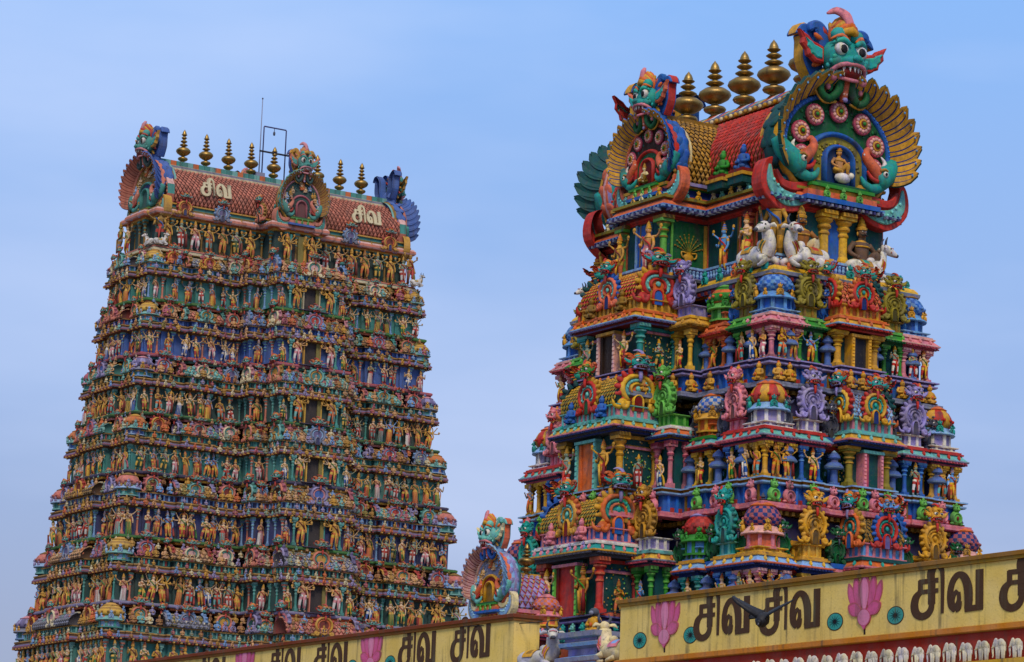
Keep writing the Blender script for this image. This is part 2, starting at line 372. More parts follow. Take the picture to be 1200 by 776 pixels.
def seated(g, skin, cloth, crown, big=False, moustache=False, raise_=0):
    """figure sitting with one knee up, about .8 high"""
    gold = C['gold']
    ell(g, (0, .02, .1), (.2, .15, .11), cloth, 9, 6)
    tube(g, cat([(-.08, 0, .12), (-.24, -.12, .12), (-.05, -.2, .07)], 3), [.085, .075, .06, .04], cloth, 7)
    tube(g, cat([(.1, 0, .14), (.2, -.18, .3), (.2, -.14, .02)], 3), [.085, .075, .06, .045], cloth, 7); ell(g, (.2, -.2, .02), (.04, .08, .03), skin, 6, 4)
    loft(g, [(0, 0, .1, .14, .12), (0, 0, .2, .13, .11), (0, -.01, .3, .125, .1), (0, 0, .42, .16, .1), (0, 0, .49, .16, .08), (0, 0, .53, .06, .05), (0, 0, .58, .05, .05)], 9, [cloth, skin, skin, skin, gold, skin])
    ell(g, (0, -.01, .65), (.08, .085, .095), skin, 9, 7); ell(g, (0, -.095, .64), (.017, .02, .022), skin, 5, 4)
    for s in (-1, 1):
        ell(g, (s*.034, -.082, .67), (.018, .01, .012), C['white'], 6, 4); ell(g, (s*.034, -.09, .67), (.009, .006, .01), C['black'], 5, 4)
        tube(g, [(s*.01, -.095, .69), (s*.055, -.08, .695)], .007, C['black'], 4)
        if moustache: tube(g, cat([(0, -.1, .615), (s*.05, -.09, .605), (s*.085, -.07, .63)], 3), [.012, .012, .004], C['black'], 4)
        ell(g, (s*.083, 0, .64), (.02, .015, .04), gold, 5, 4)
    ell(g, (0, -.09, .595), (.028, .008, .008), C['dred'], 5, 4)
    if crown is not None: lathe(g, [(.09, .70), (.1, .74), (.07, .76), (.078, .79), (.05, .84), (.055, .86), (0, .95)], 8, [gold, crown, gold, crown, gold, crown])
    else: ell(g, (0, .01, .72), (.088, .09, .06), C['black'], 8, 5)
    tube(g, cat([(-.155, 0, .47), (-.26, .0, .32), (-.2, -.16, .2)], 3), [.055, .048, .04, .03], skin, 6); ell(g, (-.2, -.18, .19), (.035, .035, .04), skin, 6, 4)
    if raise_: tube(g, cat([(.155, 0, .47), (.3, .02, .5), (.34, -.04, .78)], 3), [.055, .048, .04, .03], skin, 6); ell(g, (.34, -.05, .82), (.035, .025, .05), skin, 6, 4)
    else: tube(g, cat([(.155, 0, .47), (.27, -.02, .36), (.2, -.2, .34)], 3), [.055, .048, .04, .03], skin, 6); ell(g, (.2, -.22, .34), (.035, .035, .03), skin, 6, 4)
    loft(g, [(0, -.01, .40, .155, .11), (0, -.01, .425, .16, .112)], 9, gold)
def bull(g, body=C['white'], saddle=C['lteal'], edge=C['gold'], red=C['red'], turn=0.0):
    """reclining bull about 1 long, lying along +x, head at +x end turned to -y; z=0 ground"""
    tube(g, cat([(-.5, 0, .22), (-.42, 0, .25), (-.15, 0, .26), (.15, 0, .27), (.33, 0, .3)], 4), [.08, .2, .235, .23, .22, .2, .17], body, 12)
    ell(g, (.12, 0, .5), (.11, .09, .09), body, 9, 6)
    hx, hy = .37+.12*math.cos(turn), -.13*math.sin(turn)
    tube(g, cat([(.24, 0, .32), (.37, 0, .5), (.36+.05*math.cos(turn), hy*.4, .74)], 4), [.2, .18, .15, .13, .115], body, 11)
    with g.push(hx, hy, .78, -turn):
        tube(g, cat([(-.08, 0, .05), (.06, 0, .02), (.2, 0, -.05), (.27, 0, -.08)], 3), [.09, .115, .105, .08, .062, .05], body, 10)
        ell(g, (.285, 0, -.085), (.045, .058, .042), C['dgrey'], 7, 5)
        tube(g, [(.2, -.05, -.11), (.27, -.04, -.115)], .012, C['dred'], 4)
        for s in (-1, 1):
            ell(g, (.09, s*.088, .05), (.034, .02, .028), C['white'], 6, 5); ell(g, (.1, s*.1, .05), (.02, .014, .02), C['black'], 6, 4)
            tube(g, cat([(-.02, s*.07, .1), (-.03, s*.12, .2), (.02, s*.09, .3)], 3), [.035, .028, .008], C['dgrey'], 6)
            tube(g, cat([(-.05, s*.09, .05), (-.08, s*.18, .06), (-.07, s*.25, .0)], 3), [.03, .05, .012], body, 6, flat=.5)
        tube(g, [(.16, -.075, .06), (.19, 0, .075), (.16, .075, .06)], .014, red, 4); tube(g, [(.12, -.1, -.05), (.1, 0, .115), (.12, .1, -.05)], .014, red, 4)
    for k, c in enumerate((edge, red, edge)):
        P = [(.3+.035*k+.06*math.cos(a)*0+.16*math.sin(a)*.45, .185*math.cos(a), .43-.03*k+.185*math.sin(a)) for a in np.linspace(0, 2*PI, 15)]
        tube(g, P, .018, c, 5)
    V = []; F = []; K = []
    for i in range(5):
        x = -.28+.3*i/4
        for j in range(9): a = math.radians(-75+150*j/8); V.append((x, .247*math.sin(a), .255+.245*math.cos(a)))
    for i in range(4):
        for j in range(8): F.append((i*9+j, i*9+j+1, (i+1)*9+j+1, (i+1)*9+j)[::-1]); K.append(edge if i in (0, 3) or j in (0, 7) else (red if j in (3, 4) else saddle))
    g.add(V, F, K, True)
    for s in (-1, 1):
        tube(g, cat([(.24, s*.12, .2), (.46, s*.15, .12), (.34, s*.17, .04), (.24, s*.15, .04)], 3), [.085, .07, .055, .04, .04], body, 7)
        ell(g, (-.26, s*.16, .17), (.18, .09, .15), body, 8, 6); tube(g, cat([(-.2, s*.2, .1), (-.02, s*.22, .05), (.06, s*.2, .03)], 3), [.07, .055, .04, .035], body, 7)
    tube(g, cat([(-.5, 0, .3), (-.56, -.05, .2), (-.5, -.16, .05)], 3), [.03, .02, .03], body, 5)

def ribbon(g, P, wd_, yf, yb, col, side=None, bev=.03):
    P = np.array(cat(P, 5)); w = np.interp(np.linspace(0, 1, len(P)), np.linspace(0, 1, len(wd_)), wd_)
    T = np.gradient(P, axis=0); T /= np.linalg.norm(T, axis=1)[:, None]+1e-9; Nn = np.c_[-T[:, 1], T[:, 0]]
    poly(g, np.r_[P+Nn*w[:, None], (P-Nn*w[:, None])[::-1]], yf, yb, col, side, bev)
# ------------------------------------------------------------ lion faced masks and gable crests
def mask(g, p, detail=1):
    """snarling lion mask, about 1 wide and 1 high, centre at origin, facing -y.  p: skin, lip, horn, ear, crown, crown2"""
    sk, lip, horn, ear, cr, cr2 = p
    ell(g, (0, 0, .05), (.37, .28, .29), sk, 10, 7)
    ell(g, (0, -.24, -.05), (.2, .17, .1), sk, 9, 6); ell(g, (0, -.38, -.02), (.08, .06, .06), sk, 7, 5)
    for s in (-1, 1): ell(g, (s*.055, -.40, -.03), (.035, .035, .035), sk, 6, 4); ell(g, (s*.2, -.16, -.06), (.12, .12, .09), sk, 7, 5)
    ell(g, (0, -.16, -.19), (.22, .16, .10), C['dred'], 8, 5)
    tube(g, cat([(-.28, -.1, -.2), (-.2, -.26, -.12), (0, -.36, -.1), (.2, -.26, -.12), (.28, -.1, -.2)], 3), .035, lip, 6)
    tube(g, cat([(-.22, -.1, -.26), (0, -.26, -.32), (.22, -.1, -.26)], 3), .03, lip, 6)
    nt_ = 7 if detail else 4
    for i in range(nt_):
        a = (i/(nt_-1)-.5)*2; big = 1.7 if abs(abs(a)-.66) < .2 else 1
        x, y = a*.21, -.32+.17*a*a
        lathe(g, [(0, 0)], 3, C['white']) if False else tube(g, [(x, y, -.13), (x, y-.01, -.13-.085*big)], [.028*min(big, 1.3), .004], C['white'], 5)
    for s in (-1, 1):
        ell(g, (s*.165, -.21, .13), (.115, .08, .10), C['white'], 9, 6); ell(g, (s*.16, -.275, .12), (.062, .03, .066), C['black'], 8, 5)
        tube(g, cat([(s*.05, -.27, .2), (s*.16, -.26, .265), (s*.3, -.16, .2)], 3), [.03, .045, .02], sh(sk, 1.25), 6)
        tube(g, cat([(s*.06, -.25, .25), (s*.17, -.23, .33), (s*.3, -.12, .27)], 3), [.02, .035, .015], cr2, 6)
        if detail:
            for k in range(8): a_ = math.radians(20+19*k); ell(g, (s*.43*math.sin(a_), .10, .10+.42*math.cos(a_)), (.045, .05, .10), (cr, ear, cr2)[k % 3], 5, 4, rotY(s*a_))
            for k in range(3): ell(g, (s*(.27+.03*k), -.2+.05*k, .0-.06*k), (.045-.006*k, .035, .04), sh(sk, 1.3), 6, 4)
            P_ = [(s*(.20+.07*(1-t)*math.cos(7*t)), -.22, .235+.07*(1-t)*math.sin(7*t)) for t in np.linspace(0, .8, 8)]; tube(g, P_, .014, sh(sk, .6), 4)
        # ear
        with g.push(s*.34, .02, .06, 0, 1, 0, 0, s):
            E_ = cat([(0, -.14), (.14, -.14), (.22, -.08), (.28, -.06), (.30, .02), (.38, .10), (.37, .18), (.43, .30), (.33, .25), (.26, .22), (.2, .16), (.12, .14), (0, .1)], 2)
            poly(g, E_, -.05, .05, ear, bev=.025); poly(g, [(x*.7+.04, z*.62) for x, z in E_], -.075, 0, sh(sk, 1.3), bev=.02)
        # horn
        V = [];
        ribbon(g.push(0, .1, 0) or g, [(s*.22, .2), (s*.28, .36), (s*.36, .47), (s*.46, .48), (s*.50, .40)], [.11, .12, .10, .07, .02], -.03, .09, horn, bev=.03); g.__exit__()
        ell(g, (s*.26, -.14, -.27), (.08, .06, .08), lip, 6, 5); ell(g, (s*.14, -.1, .36), (.13, .14, .12), sh(sk, 1.15), 7, 5)
    for k in range(6): a_ = .25+.28*k; tube(g, cat([(-.23+.015*k, .12-.36*math.cos(a_)*.6, .26+.3*math.sin(a_)*.8), (0, .06-.42*math.cos(a_)*.7, .36+.34*math.sin(a_)*.8), (.23-.015*k, .12-.36*math.cos(a_)*.6, .26+.3*math.sin(a_)*.8)], 3), [.02, .075, .02], cr if k % 2 == 0 else cr2, 6)
    ell(g, (0, .05, .38), (.24, .22, .22), cr2, 8, 6)
    tube(g, cat([(0, -.2, .5), (-.03, -.12, .66), (-.14, -.02, .74), (-.28, .02, .68)], 4), [.07, .09, .075, .02], lip, 6, flat=.7)
def crest(g, w, h, p, seed=0, simple=False):
    """horseshoe gable with a mask on top; foot at z=0, facing -y.
    p: fringe, band1, band2, field, niche, mask colours"""
    fr, b1, b2, fi, ni, mk = p
    R = .5*w; cz = .355*h; rz_ = .335*h
    nl = 9 if simple else 13
    for i in range(nl):
        a = math.radians(-128+256*i/(nl-1)); 
        ell(g, (R*.80*math.sin(a), .05, cz+rz_*.86*math.cos(a)), (.05*w+.02, .10, .115*w), fr if i % 2 == 0 else sh(fr, .86), 6, 5, rotY(a))
    poly(g, arc(0, cz, R*.84, rz_*.88, -150, 150, 16), .0, .2, sh(fr, .8))
    bd = 10 if simple else 16
    band(g, arc(0, cz, R*.80, rz_*.84, -148, 148, bd), arc(0, cz, R*.58, rz_*.60, -140, 140, bd), -.10, .06, b1)
    band(g, arc(0, cz, R*.58, rz_*.60, -138, 138, bd), arc(0, cz, R*.40, rz_*.40, -132, 132, bd), -.05, .06, b2)
    poly(g, arc(0, cz, R*.42, rz_*.42, -180, 175, 14), -.005, .1, fi)
    if not simple: band(g, arc(0, cz, R*.39, rz_*.39, -126, 126, 14), arc(0, cz, R*.27, rz_*.26, -120, 120, 14), -.08, .03, sh(b1, .9)); ell(g, (0, -.03, cz+.02*h), (R*.13, .05, rz_*.15), sh(b2, 1.2), 6, 4)
    if not simple:
        for i in range(7):
            a = math.radians(-120+240*i/6); ell(g, (R*.49*math.sin(a), -.05, cz+rz_*.5*math.cos(a)), (.028*w, .03, .028*w), sh(b2, 1.3), 5, 4)
    poly(g, [(-.085*w, 0), (.085*w, 0)]+arc(0, .16*h, .085*w, .09*h, 90, -90, 6), -.06, .06, ni)
    band(g, [(.13*w, 0)]+arc(0, .16*h, .13*w, .13*h, 90, -90, 8)+[(-.13*w, 0)], [(.085*w, 0)]+arc(0, .16*h, .085*w, .09*h, 90, -90, 8)+[(-.085*w, 0)], -.10, .04, sh(b1, 1.15))
    for s in (-1, 1):
        P = [(s*(.33*w+.10*w*(1-t)*math.cos(5.6*t+2.6)), -.07-.02*t, .105*w+.10*w*(1-t)*math.sin(5.6*t+2.6)) for t in np.linspace(0, .85, 11)]
        tube(g, P, [.05*w, .045*w, .03*w], b1, 6); ell(g, (s*.33*w, -.03, .10*w), (.13*w, .08, .105*w), sh(b1, .85), 8, 5)
        tube(g, cat([(s*.40*w, -.02, .04*w), (s*.52*w, -.02, .06*w), (s*.56*w, 0, .17*w)], 3), [.05*w, .04*w, .01*w], b1, 6)
    k = .56*w
    with g.push(0, -.08, .79*h, 0, (k, k*.8, h*.30)): mask(g, mk, 0 if simple else 1)
    tube(g, cat([(0, -.13, cz+rz_*.9), (0, -.15, cz+rz_*.6), (0, -.12, cz+rz_*.42)], 3), [.045*w, .04*w, .02*w], sh(mk[1], 1.1), 6)
def mono(c, mouth=C['red']):
    return (c, sh(c, 1.12), sh(c, .85), sh(c, .95), sh(c, .25), (sh(c, 1.05), mouth if mouth else sh(c, .9), c, c, sh(c, 1.1), sh(c, .9)))
def multi(fr, b1, b2, fi, ni, sk='turq', lip='red', horn='orange', ear='red', cr='gold', cr2='orange'):
    return (C[fr], C[b1], C[b2], C[fi], C[ni], tuple(C[x] for x in (sk, lip, horn, ear, cr, cr2)))
def anteflower(g, c, c2):
    """small mask fronted antefix, .5 high"""
    ell(g, (0, .02, .16), (.17, .08, .17), c, 9, 6); band(g, arc(0, .15, .15, .15, -150, 150, 12), arc(0, .15, .09, .09, -150, 150, 12), -.08, .02, sh(c, 1.15))
    ell(g, (0, -.06, .15), (.04, .03, .05), c2, 6, 4); ell(g, (0, -.01, .37), (.09, .09, .085), c, 8, 6); ell(g, (0, -.09, .35), (.05, .04, .035), sh(c, 1.1), 6, 4)
    for s in (-1, 1): ell(g, (s*.035, -.08, .39), (.018, .012, .018), C['black'], 5, 4); ell(g, (s*.08, 0, .43), (.03, .03, .05), c, 5, 4); ell(g, (s*.13, 0, .03), (.06, .06, .035), c, 6, 4)
    ell(g, (0, 0, .47), (.04, .04, .06), sh(c, .9), 6, 4)
def antefig(g, c, c2):
    """small crouching attendant, .55 high"""
    lathe(g, [(.16, 0), (.17, .04), (.12, .12), (.11, .2), (.13, .3), (.06, .35)], 8, c, smooth=True)
    ell(g, (0, -.01, .42), (.075, .08, .085), c, 8, 6); ell(g, (0, 0, .5), (.05, .05, .05), c2, 6, 4)
    for s in (-1, 1):
        tube(g, cat([(s*.12, 0, .3), (s*.19, -.03, .18), (s*.07, -.13, .17)], 3), [.045, .04, .03], c, 6); ell(g, (s*.1, -.1, .06), (.06, .08, .05), sh(c, .9), 6, 4)
        ell(g, (s*.027, -.082, .43), (.012, .008, .012), C['black'], 4, 3)
    ell(g, (0, -.14, .17), (.045, .03, .05), c2, 6, 4)
def dome(g, w, h, p, style=0):
    """small round turret roof: necked drum with posts, flared eave, ribbed dome, little gables. p: drum, post, eave, dome1, dome2, gable, cap"""
    dr, po, ea, d1, d2, ga, cp = p; r = w/2; d2 = mixc(d1, d2, .55) if style == 0 else d2; z1 = .26*h; z2 = .40*h
    lathe(g, [(r*.98, 0), (r*.98, .04*h), (r*.82, .05*h), (r*.82, z1)], 8, [po, po, dr], PI/8)
    for i in range(8):
        a = PI/8+i*PI/4
        with g.push(r*.80*math.cos(a), r*.80*math.sin(a), 0, a+PI/2): box(g, -.045*w, .045*w, -.03*w, .05, .05*h, z1, po)
    lathe(g, [(r*.85, z1-.01), (r*1.06, z1-.02), (r*1.1, z1+.01), (r*1.02, z1+.05*h), (r*.84, z1+.1*h), (r*.78, z2)], 16, ea, PI/8)
    Rr = [(.80, 0), (.93, .08), (.99, .2), (1.0, .33), (.95, .5), (.82, .68), (.6, .84), (.34, .95)]
    H = h-z2-.06*h
    def per(i, j):
        if style == 0: return d1 if (i+j) % 2 else d2
        if style == 1: return d2 if j in (0, 4) else d1
        if style == 2: return d1 if (i//2) % 2 else d2
        return d1
    prof = [(r*.93*a, z2+H*b*.8) for a, b in Rr]
    lathe(g, prof, 24, d1, 0, True, per)
    if style != 3:
        for i in range(12):
            a = i*PI/6; ell(g, (r*.95*math.cos(a), r*.95*math.sin(a), z2+H*.26), (.05*w, .05*w, .045*w), d2, 6, 4)
    lathe(g, [(r*.62, z2+H*.64), (r*.66, z2+H*.68), (r*.40, z2+H*.78), (r*.22, z2+H*.86)], 16, cp)
    for i in range(4):
        a = i*PI/2+PI/4
        for aa in (a, a+PI/4):
            with g.push(r*.99*math.cos(aa), r*.99*math.sin(aa), z1+.03*h, aa+PI/2, w*.62 if aa == a else w*.4): anteflower(g, ga, sh(ga, .5))
    lathe(g, [(.05*w, z2+H*.84), (.1*w, z2+H*.9), (.03*w, z2+H*.94), (.07*w, z2+H*.98), (.0, z2+H*1.14)], 8, C['dgrey'])
def pillar(g, x, y, z0, z1, r, c, c2):
    H = z1-z0
    with g.push(x, y, z0):
        box(g, -r*1.25, r*1.25, -r*1.25, r*1.25, 0, .10*H, c); lathe(g, [(r*1.2, .10*H), (r*.95, .17*H), (r*.82, .2*H), (r*.80, .56*H)], 8, c, PI/8)
        lathe(g, [(r*.8, .56*H), (r*1.02, .58*H), (r*1.02, .61*H), (r*.8, .63*H), (r*.8, .67*H), (r*1.25, .70*H), (r*1.3, .735*H), (r*.95, .76*H), (r*1.0, .78*H), (r*1.55, .83*H), (r*1.6, .865*H), (r*1.2, .875*H)], 8,
              [c, c2, c, c, c, c2, c, c, c, c2, c], PI/8)
        box(g, -r*1.7, r*1.7, -r*1.7, r*1.7, .875*H, .93*H, c); box(g, -r*2.1, r*2.1, -r*1.5, r*1.5, .932*H, H, c2)
def eave(g, P, z0, z1, c, kind=0, ped=None):
    """curved cornice block round plan P from z0 up to z1.  c: soffit, lip, curve, top, dentil, bump"""
    so, lp, cu, tp, de, bu = c; h = z1-z0
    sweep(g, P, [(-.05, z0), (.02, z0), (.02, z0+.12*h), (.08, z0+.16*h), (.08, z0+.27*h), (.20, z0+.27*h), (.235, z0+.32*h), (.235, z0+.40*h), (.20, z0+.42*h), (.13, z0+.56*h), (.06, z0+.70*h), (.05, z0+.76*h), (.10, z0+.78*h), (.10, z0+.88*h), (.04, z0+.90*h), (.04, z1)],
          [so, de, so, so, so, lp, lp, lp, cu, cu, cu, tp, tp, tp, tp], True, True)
    dentils(g, P, .20, z0+.17*h, z0+.265*h, .13, .10, .065, [de, sh(de, .7)])
    for i, (x, y, rz) in enumerate(along(P, .17, .42, .12)):
        with g.push(x, y, z0+.44*h, rz): ell(g, (0, .02, .08*h+.02), (.06, .07, .2*h), bu, 7, 5); ell(g, (0, -.04, .1*h), (.03, .03, .08*h), sh(bu, 1.4), 5, 4)
def kantha(g, P, z0, z1, c, c2, o=-.12):
    sweep(g, P, [(o+.07, z0), (o+.07, z0+.05), (o, z0+.06), (o, z1-.06), (o+.06, z1-.05), (o+.10, z1-.03), (o+.10, z1)], [c2, c2, c, c2, c2, c2], True)
    for x, y, rz in along(P, o, .26, .02):
        with g.push(x, y, 0, rz): box(g, -.05, .05, -.04, .02, z0+.05, z1-.05, c2)
def vault(g, L, r, h, z0, c1, c2, c3, su, sv, scale=True, bulge=1.08, ridge=True, gap=.47):
    """barrel roof along x, springing at z0, covered in scales"""
    pr = [(-r, 0), (-r*bulge, .18*h), (-r*bulge*.98, .4*h), (-r*.86, .62*h), (-r*.62, .81*h), (-r*.33, .94*h), (0, h)]
    pr = cat([(p[0], p[1]) for p in pr], 2); pr = [tuple(p) for p in pr]; full = pr+[(-a, b) for a, b in pr[::-1][1:]]
    n = len(full); V = [(x, y, z0+z) for x in (-L, L) for y, z in full]
    g.add(V, [(i, i+1, n+i+1, n+i)[::-1] for i in range(n-1)]+[tuple(range(n))[::-1], tuple(range(n, 2*n))], c2, True)
    if scale:
        d = np.cumsum([0]+[math.dist(full[i], full[i+1]) for i in range(n-1)])
        def at(t):
            t *= d[-1]; y = np.interp(t, d, [p[0] for p in full]); z = np.interp(t, d, [p[1] for p in full]); return y, z
        nu = max(2, int(2*L/su)); nv = max(3, int(d[-1]/sv)); nv += nv % 2
        Vs = []; F = []; K = []; rv_ = random.Random(nu*7+nv)
        for half in (0, 1):
            for j in range(nv//2):
                for i in range(nu):
                    u0 = -L+2*L*(i+.5*(j % 2))/nu; uw = 2*L/nu*gap
                    if u0+uw > L-1e-3 or u0-uw < -L: 
                        if not (j % 2): u0 = max(-L+uw, u0)
                        else: continue
                    t0, t1 = j/nv, (j+(1.45 if gap > .45 else 1.7))/nv
                    if half: t0, t1 = 1-t0, 1-t1
                    pts = []
                    for (du, tt, o_) in ((0, t0, .05), (uw, t0*.6+t1*.4, .03), (0, t1, .004), (-uw, t0*.6+t1*.4, .03)):
                        y, z = at(min(max(tt, 0), 1)); k = o_*min(1, r); l = math.hypot(y, max(z-.3*h, .1)); pts.append((u0+du, y+k*y/l, z0+z+k*max(z-.3*h, 0)/l))
                    yc, zc = at((t0*.62+t1*.38)); l = math.hypot(yc, max(zc-.3*h, .1)); k = .09*min(1, r)
                    pts.append((u0, yc+k*yc/l, z0+zc+k*max(zc-.3*h, 0)/l))
                    b = len(Vs); Vs += pts; q = [(0, 1, 4), (1, 2, 4), (2, 3, 4), (3, 0, 4)]
                    q = [tuple(b+x for x in (f if not half else f[::-1])) for f in q]; F += q; w_ = rv_.uniform(.72, 1.15); K += [sh(c3, w_), sh(c1, w_), sh(c1, w_), sh(c1, w_*.95)]
        g.add(Vs, F, K, False)
    if ridge: box(g, -L, L, -.12*r, .12*r, z0+h-.03, z0+h+.06*r+.03, c3)
def door(g, w, h, jamb, lint, inner, panel):
    """door opening facing -y built proud of the wall: jambs, lintel, flush inner panel coloured in for the shade of a recess, half-open leaf"""
    box(g, -w/2-.10, -w/2, -.12, .1, 0, h, jamb); box(g, w/2, w/2+.10, -.12, .1, 0, h, jamb); box(g, -w/2-.13, w/2+.13, -.14, .1, h, h+.10, lint); box(g, -w/2-.15, w/2+.15, -.16, .1, -.05, 0, lint)
    for s in (-1, 1):
        for k in range(9): box(g, s*(w/2+.05)-.035, s*(w/2+.05)+.035, -.145, -.11, h*(k+.15)/9, h*(k+.75)/9, sh(jamb, 1.35))
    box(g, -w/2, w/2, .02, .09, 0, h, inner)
    with g.push(w/2-.01, .015, 0, math.radians(28)): box(g, -w*.55, 0, -.04, -.005, 0, h*.985, panel)
def giant_parts(p, rosettes=True, rich=True):
    """parts of a great horseshoe gable about 6.4 wide and 7 high, foot at z=0, facing -y. returns {part: G}"""
    sk = p['skin']; out = {}
    zc = 1.75
    g = out['shell'] = G()
    sd = p['side']; n = len(sd); A0 = arc(0, zc, 2.62, 2.16, -140, 140, 40)
    ys = np.linspace(-.06, 1.15, n+1); rr_ = [0, .10, .16, .16, .10, 0, 0]
    V = []; F = []; K = []
    for j in range(n+1):
        k = 1+.5*rr_[min(6, int(6*j/n))]
        for i, (x, z) in enumerate(A0):
            V.append((x*k, ys[j], zc+(z-zc)*k))
    m = len(A0)
    for j in range(n):
        for i in range(m-1): F.append((j*m+i, j*m+i+1, (j+1)*m+i+1, (j+1)*m+i)[::-1]); K.append(sd[j])
    g.add(V, F, K, True)
    poly(g, arc(0, zc, 2.6, 2.14, -146, 146, 40), .9, 1.12, p['back'], bev=.03)
    for i in range(15):                                         # overlapping leaf scales round the side
        a = math.radians(-128+256*i/14)
        for y, r in ((.25, .26), (.62, .28)): ell(g, (2.74*math.sin(a), y, zc+2.26*math.cos(a)), (.09, r, .30), sd[n//2], 7, 5, rotY(a+PI/2+.25))
    band(g, arc(0, zc, 2.74, 2.27, -140, 140, 40), arc(0, zc, 2.5, 2.05, -140, 140, 40), -.14, .16, p['rim'])
    cf, sf = math.cos(math.radians(p.get('flare', 54))), math.sin(math.radians(p.get('flare', 54)))
    for s in (-1, 1):                                           # two fans that flare forward like a hood
        g = out['feather_fan.%d' % (s > 0)] = G()
        nf = 10
        for i in range(nf):
            a = math.radians(16+96*i/(nf-1)); ln = 1.15+.22*math.sin(PI*(i+1.5)/(nf+2))
            V = []; F = []; K = []; rows = 7
            ac = p['feather'] if i % 2 == 0 else sh(p['feather'], .84)
            for j in range(rows):
                t = j/(rows-1); wd = .235*math.sin(PI*min(1, .28+.62*t))**.8*(1 if t < .99 else .25)+.02
                aa = a-.16*t*t; r = 2.5+ln*cf*t; fy = -.06-ln*sf*t+.16*t*t
                for q, up in ((-1, 0), (-.55, .05), (-.36, .03), (0, .085), (.36, .03), (.55, .05), (1, 0)):
                    ang = aa+q*wd/2.0
                    V.append((s*(r*math.sin(ang)-up*sf*math.sin(ang)), fy-up*cf-(.02 if q < 0 else 0), zc+(r*.84*math.cos(ang)-up*sf*math.cos(ang))))
            for j in range(rows-1):
                for q in range(6):
                    f = (j*7+q, j*7+q+1, (j+1)*7+q+1, (j+1)*7+q); F.append(f if s > 0 else f[::-1]); K.append(ac if q in (0, 5) else (p['vein'] if q in (1, 4) and j % 6 != 5 else sh(ac, 1.1)))
            g.add(V, F, K, True)
            V2 = [(x+s*.10*math.sin(a), y+.07, z+.08*math.cos(a)) for x, y, z in V]; W2 = V+V2; o = len(V)
            FB = []
            for j in range(rows-1):
                for q in (0, 3): f = (o+j*7+q, o+j*7+q+3, o+(j+1)*7+q+3, o+(j+1)*7+q); FB.append(f[::-1] if s > 0 else f)
                FB.append((j*7, (j+1)*7, o+(j+1)*7, o+j*7)); FB.append((j*7+6, o+j*7+6, o+(j+1)*7+6, (j+1)*7+6))
            j = rows-1; FB.append(tuple(j*7+q for q in range(7))+tuple(o+j*7+q for q in range(6, -1, -1)))
            g.add(W2, FB, p['back'], False)
            e = V[(rows-2)*7+3]; ell(g, (e[0], e[1]-.03, e[2]), (.05, .04, .05), C['lblue'], 6, 4)
    g = out['face_plate'] = G()
    poly(g, arc(0, zc, 2.5, 2.0, -150, 150, 40), -.04, .3, p['plate'], bev=.04)
    rr = random.Random(3)
    for i in range(150 if rich else 60):
        a = rr.uniform(-2.3, 2.3); q = rr.uniform(1.3, 2.25); ell(g, (q*math.sin(a), -.05, zc+q*.8*math.cos(a)), (rr.uniform(.05, .11), .05, rr.uniform(.05, .1)), sh(p['plate'], rr.choice((1.5, .6, 1.9))), 6, 4)
    band(g, arc(0, zc, 2.5, 2.02, -112, 112, 40), arc(0, zc, 2.3, 1.83, -112, 112, 40), -.16, .0, p['band'])
    for i in range(41):
        a = math.radians(-110+220*i/40); ell(g, (2.4*math.sin(a), -.16, zc+1.93*math.cos(a)), (.045, .03, .045), sh(p['band'], 1.7), 5, 4)
    band(g, [(1.36, .3)]+arc(0, 1.35, 1.36, 1.0, 90, -90, 20)+[(-1.36, .3)], [(1.14, .3)]+arc(0, 1.35, 1.14, .8, 90, -90, 20)+[(-1.14, .3)], -.26, .0, p['arch'])
    poly(g, [(1.15, .3)]+arc(0, 1.35, 1.15, .81, 90, -90, 16)+[(-1.15, .3)], -.11, .0, p['fill'])
    for i in range(50): 
        a = rr.uniform(-1.9, 1.9); q = rr.uniform(.76, 1.05); ell(g, (q*math.sin(a), -.12, 1.2+q*.72*math.cos(a)), (.06, .04, .05), sh(p['fill'], rr.choice((1.5, .55))), 5, 4)
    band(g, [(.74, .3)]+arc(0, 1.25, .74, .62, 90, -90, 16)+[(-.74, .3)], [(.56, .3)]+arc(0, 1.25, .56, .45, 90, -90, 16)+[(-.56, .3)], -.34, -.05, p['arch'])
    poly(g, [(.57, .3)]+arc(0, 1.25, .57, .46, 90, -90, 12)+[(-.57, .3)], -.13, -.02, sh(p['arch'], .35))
    if not rosettes:
        for i in range(26):
            a = rr.uniform(-2.2, 2.2); q = rr.uniform(1.45, 2.2)
            with g.push(q*math.sin(a), -.06, zc-.3+q*.8*math.cos(a), 0, rr.uniform(.9, 1.3)): antefig(g, C[rr.choice(('gold', 'skin', 'orange', 'lskin', 'sky'))], C['gold'])
    if rosettes:
        g = out['rosettes'] = G()
        for i in range(7):
            a = math.radians(-112+224*i/6)
            with g.push(1.80*math.sin(a), -.1, zc-.02+1.38*math.cos(a), 0, 1.14, PI/2):
                lathe(g, [(.36, 0), (.36, .07), (.33, .10)], 18, C['dpink'])
                for k in range(12): b = k*PI/6; ell(g, (.235*math.cos(b), .235*math.sin(b), .1), (.075, .075, .05), C['lpink'], 6, 4)
                lathe(g, [(.17, .08), (.17, .14), (.12, .15)], 12, C['gold']); lathe(g, [(.11, .14), (.11, .17)], 10, C['dred']); ell(g, (0, 0, .17), (.075, .075, .06), C['green'], 7, 5)
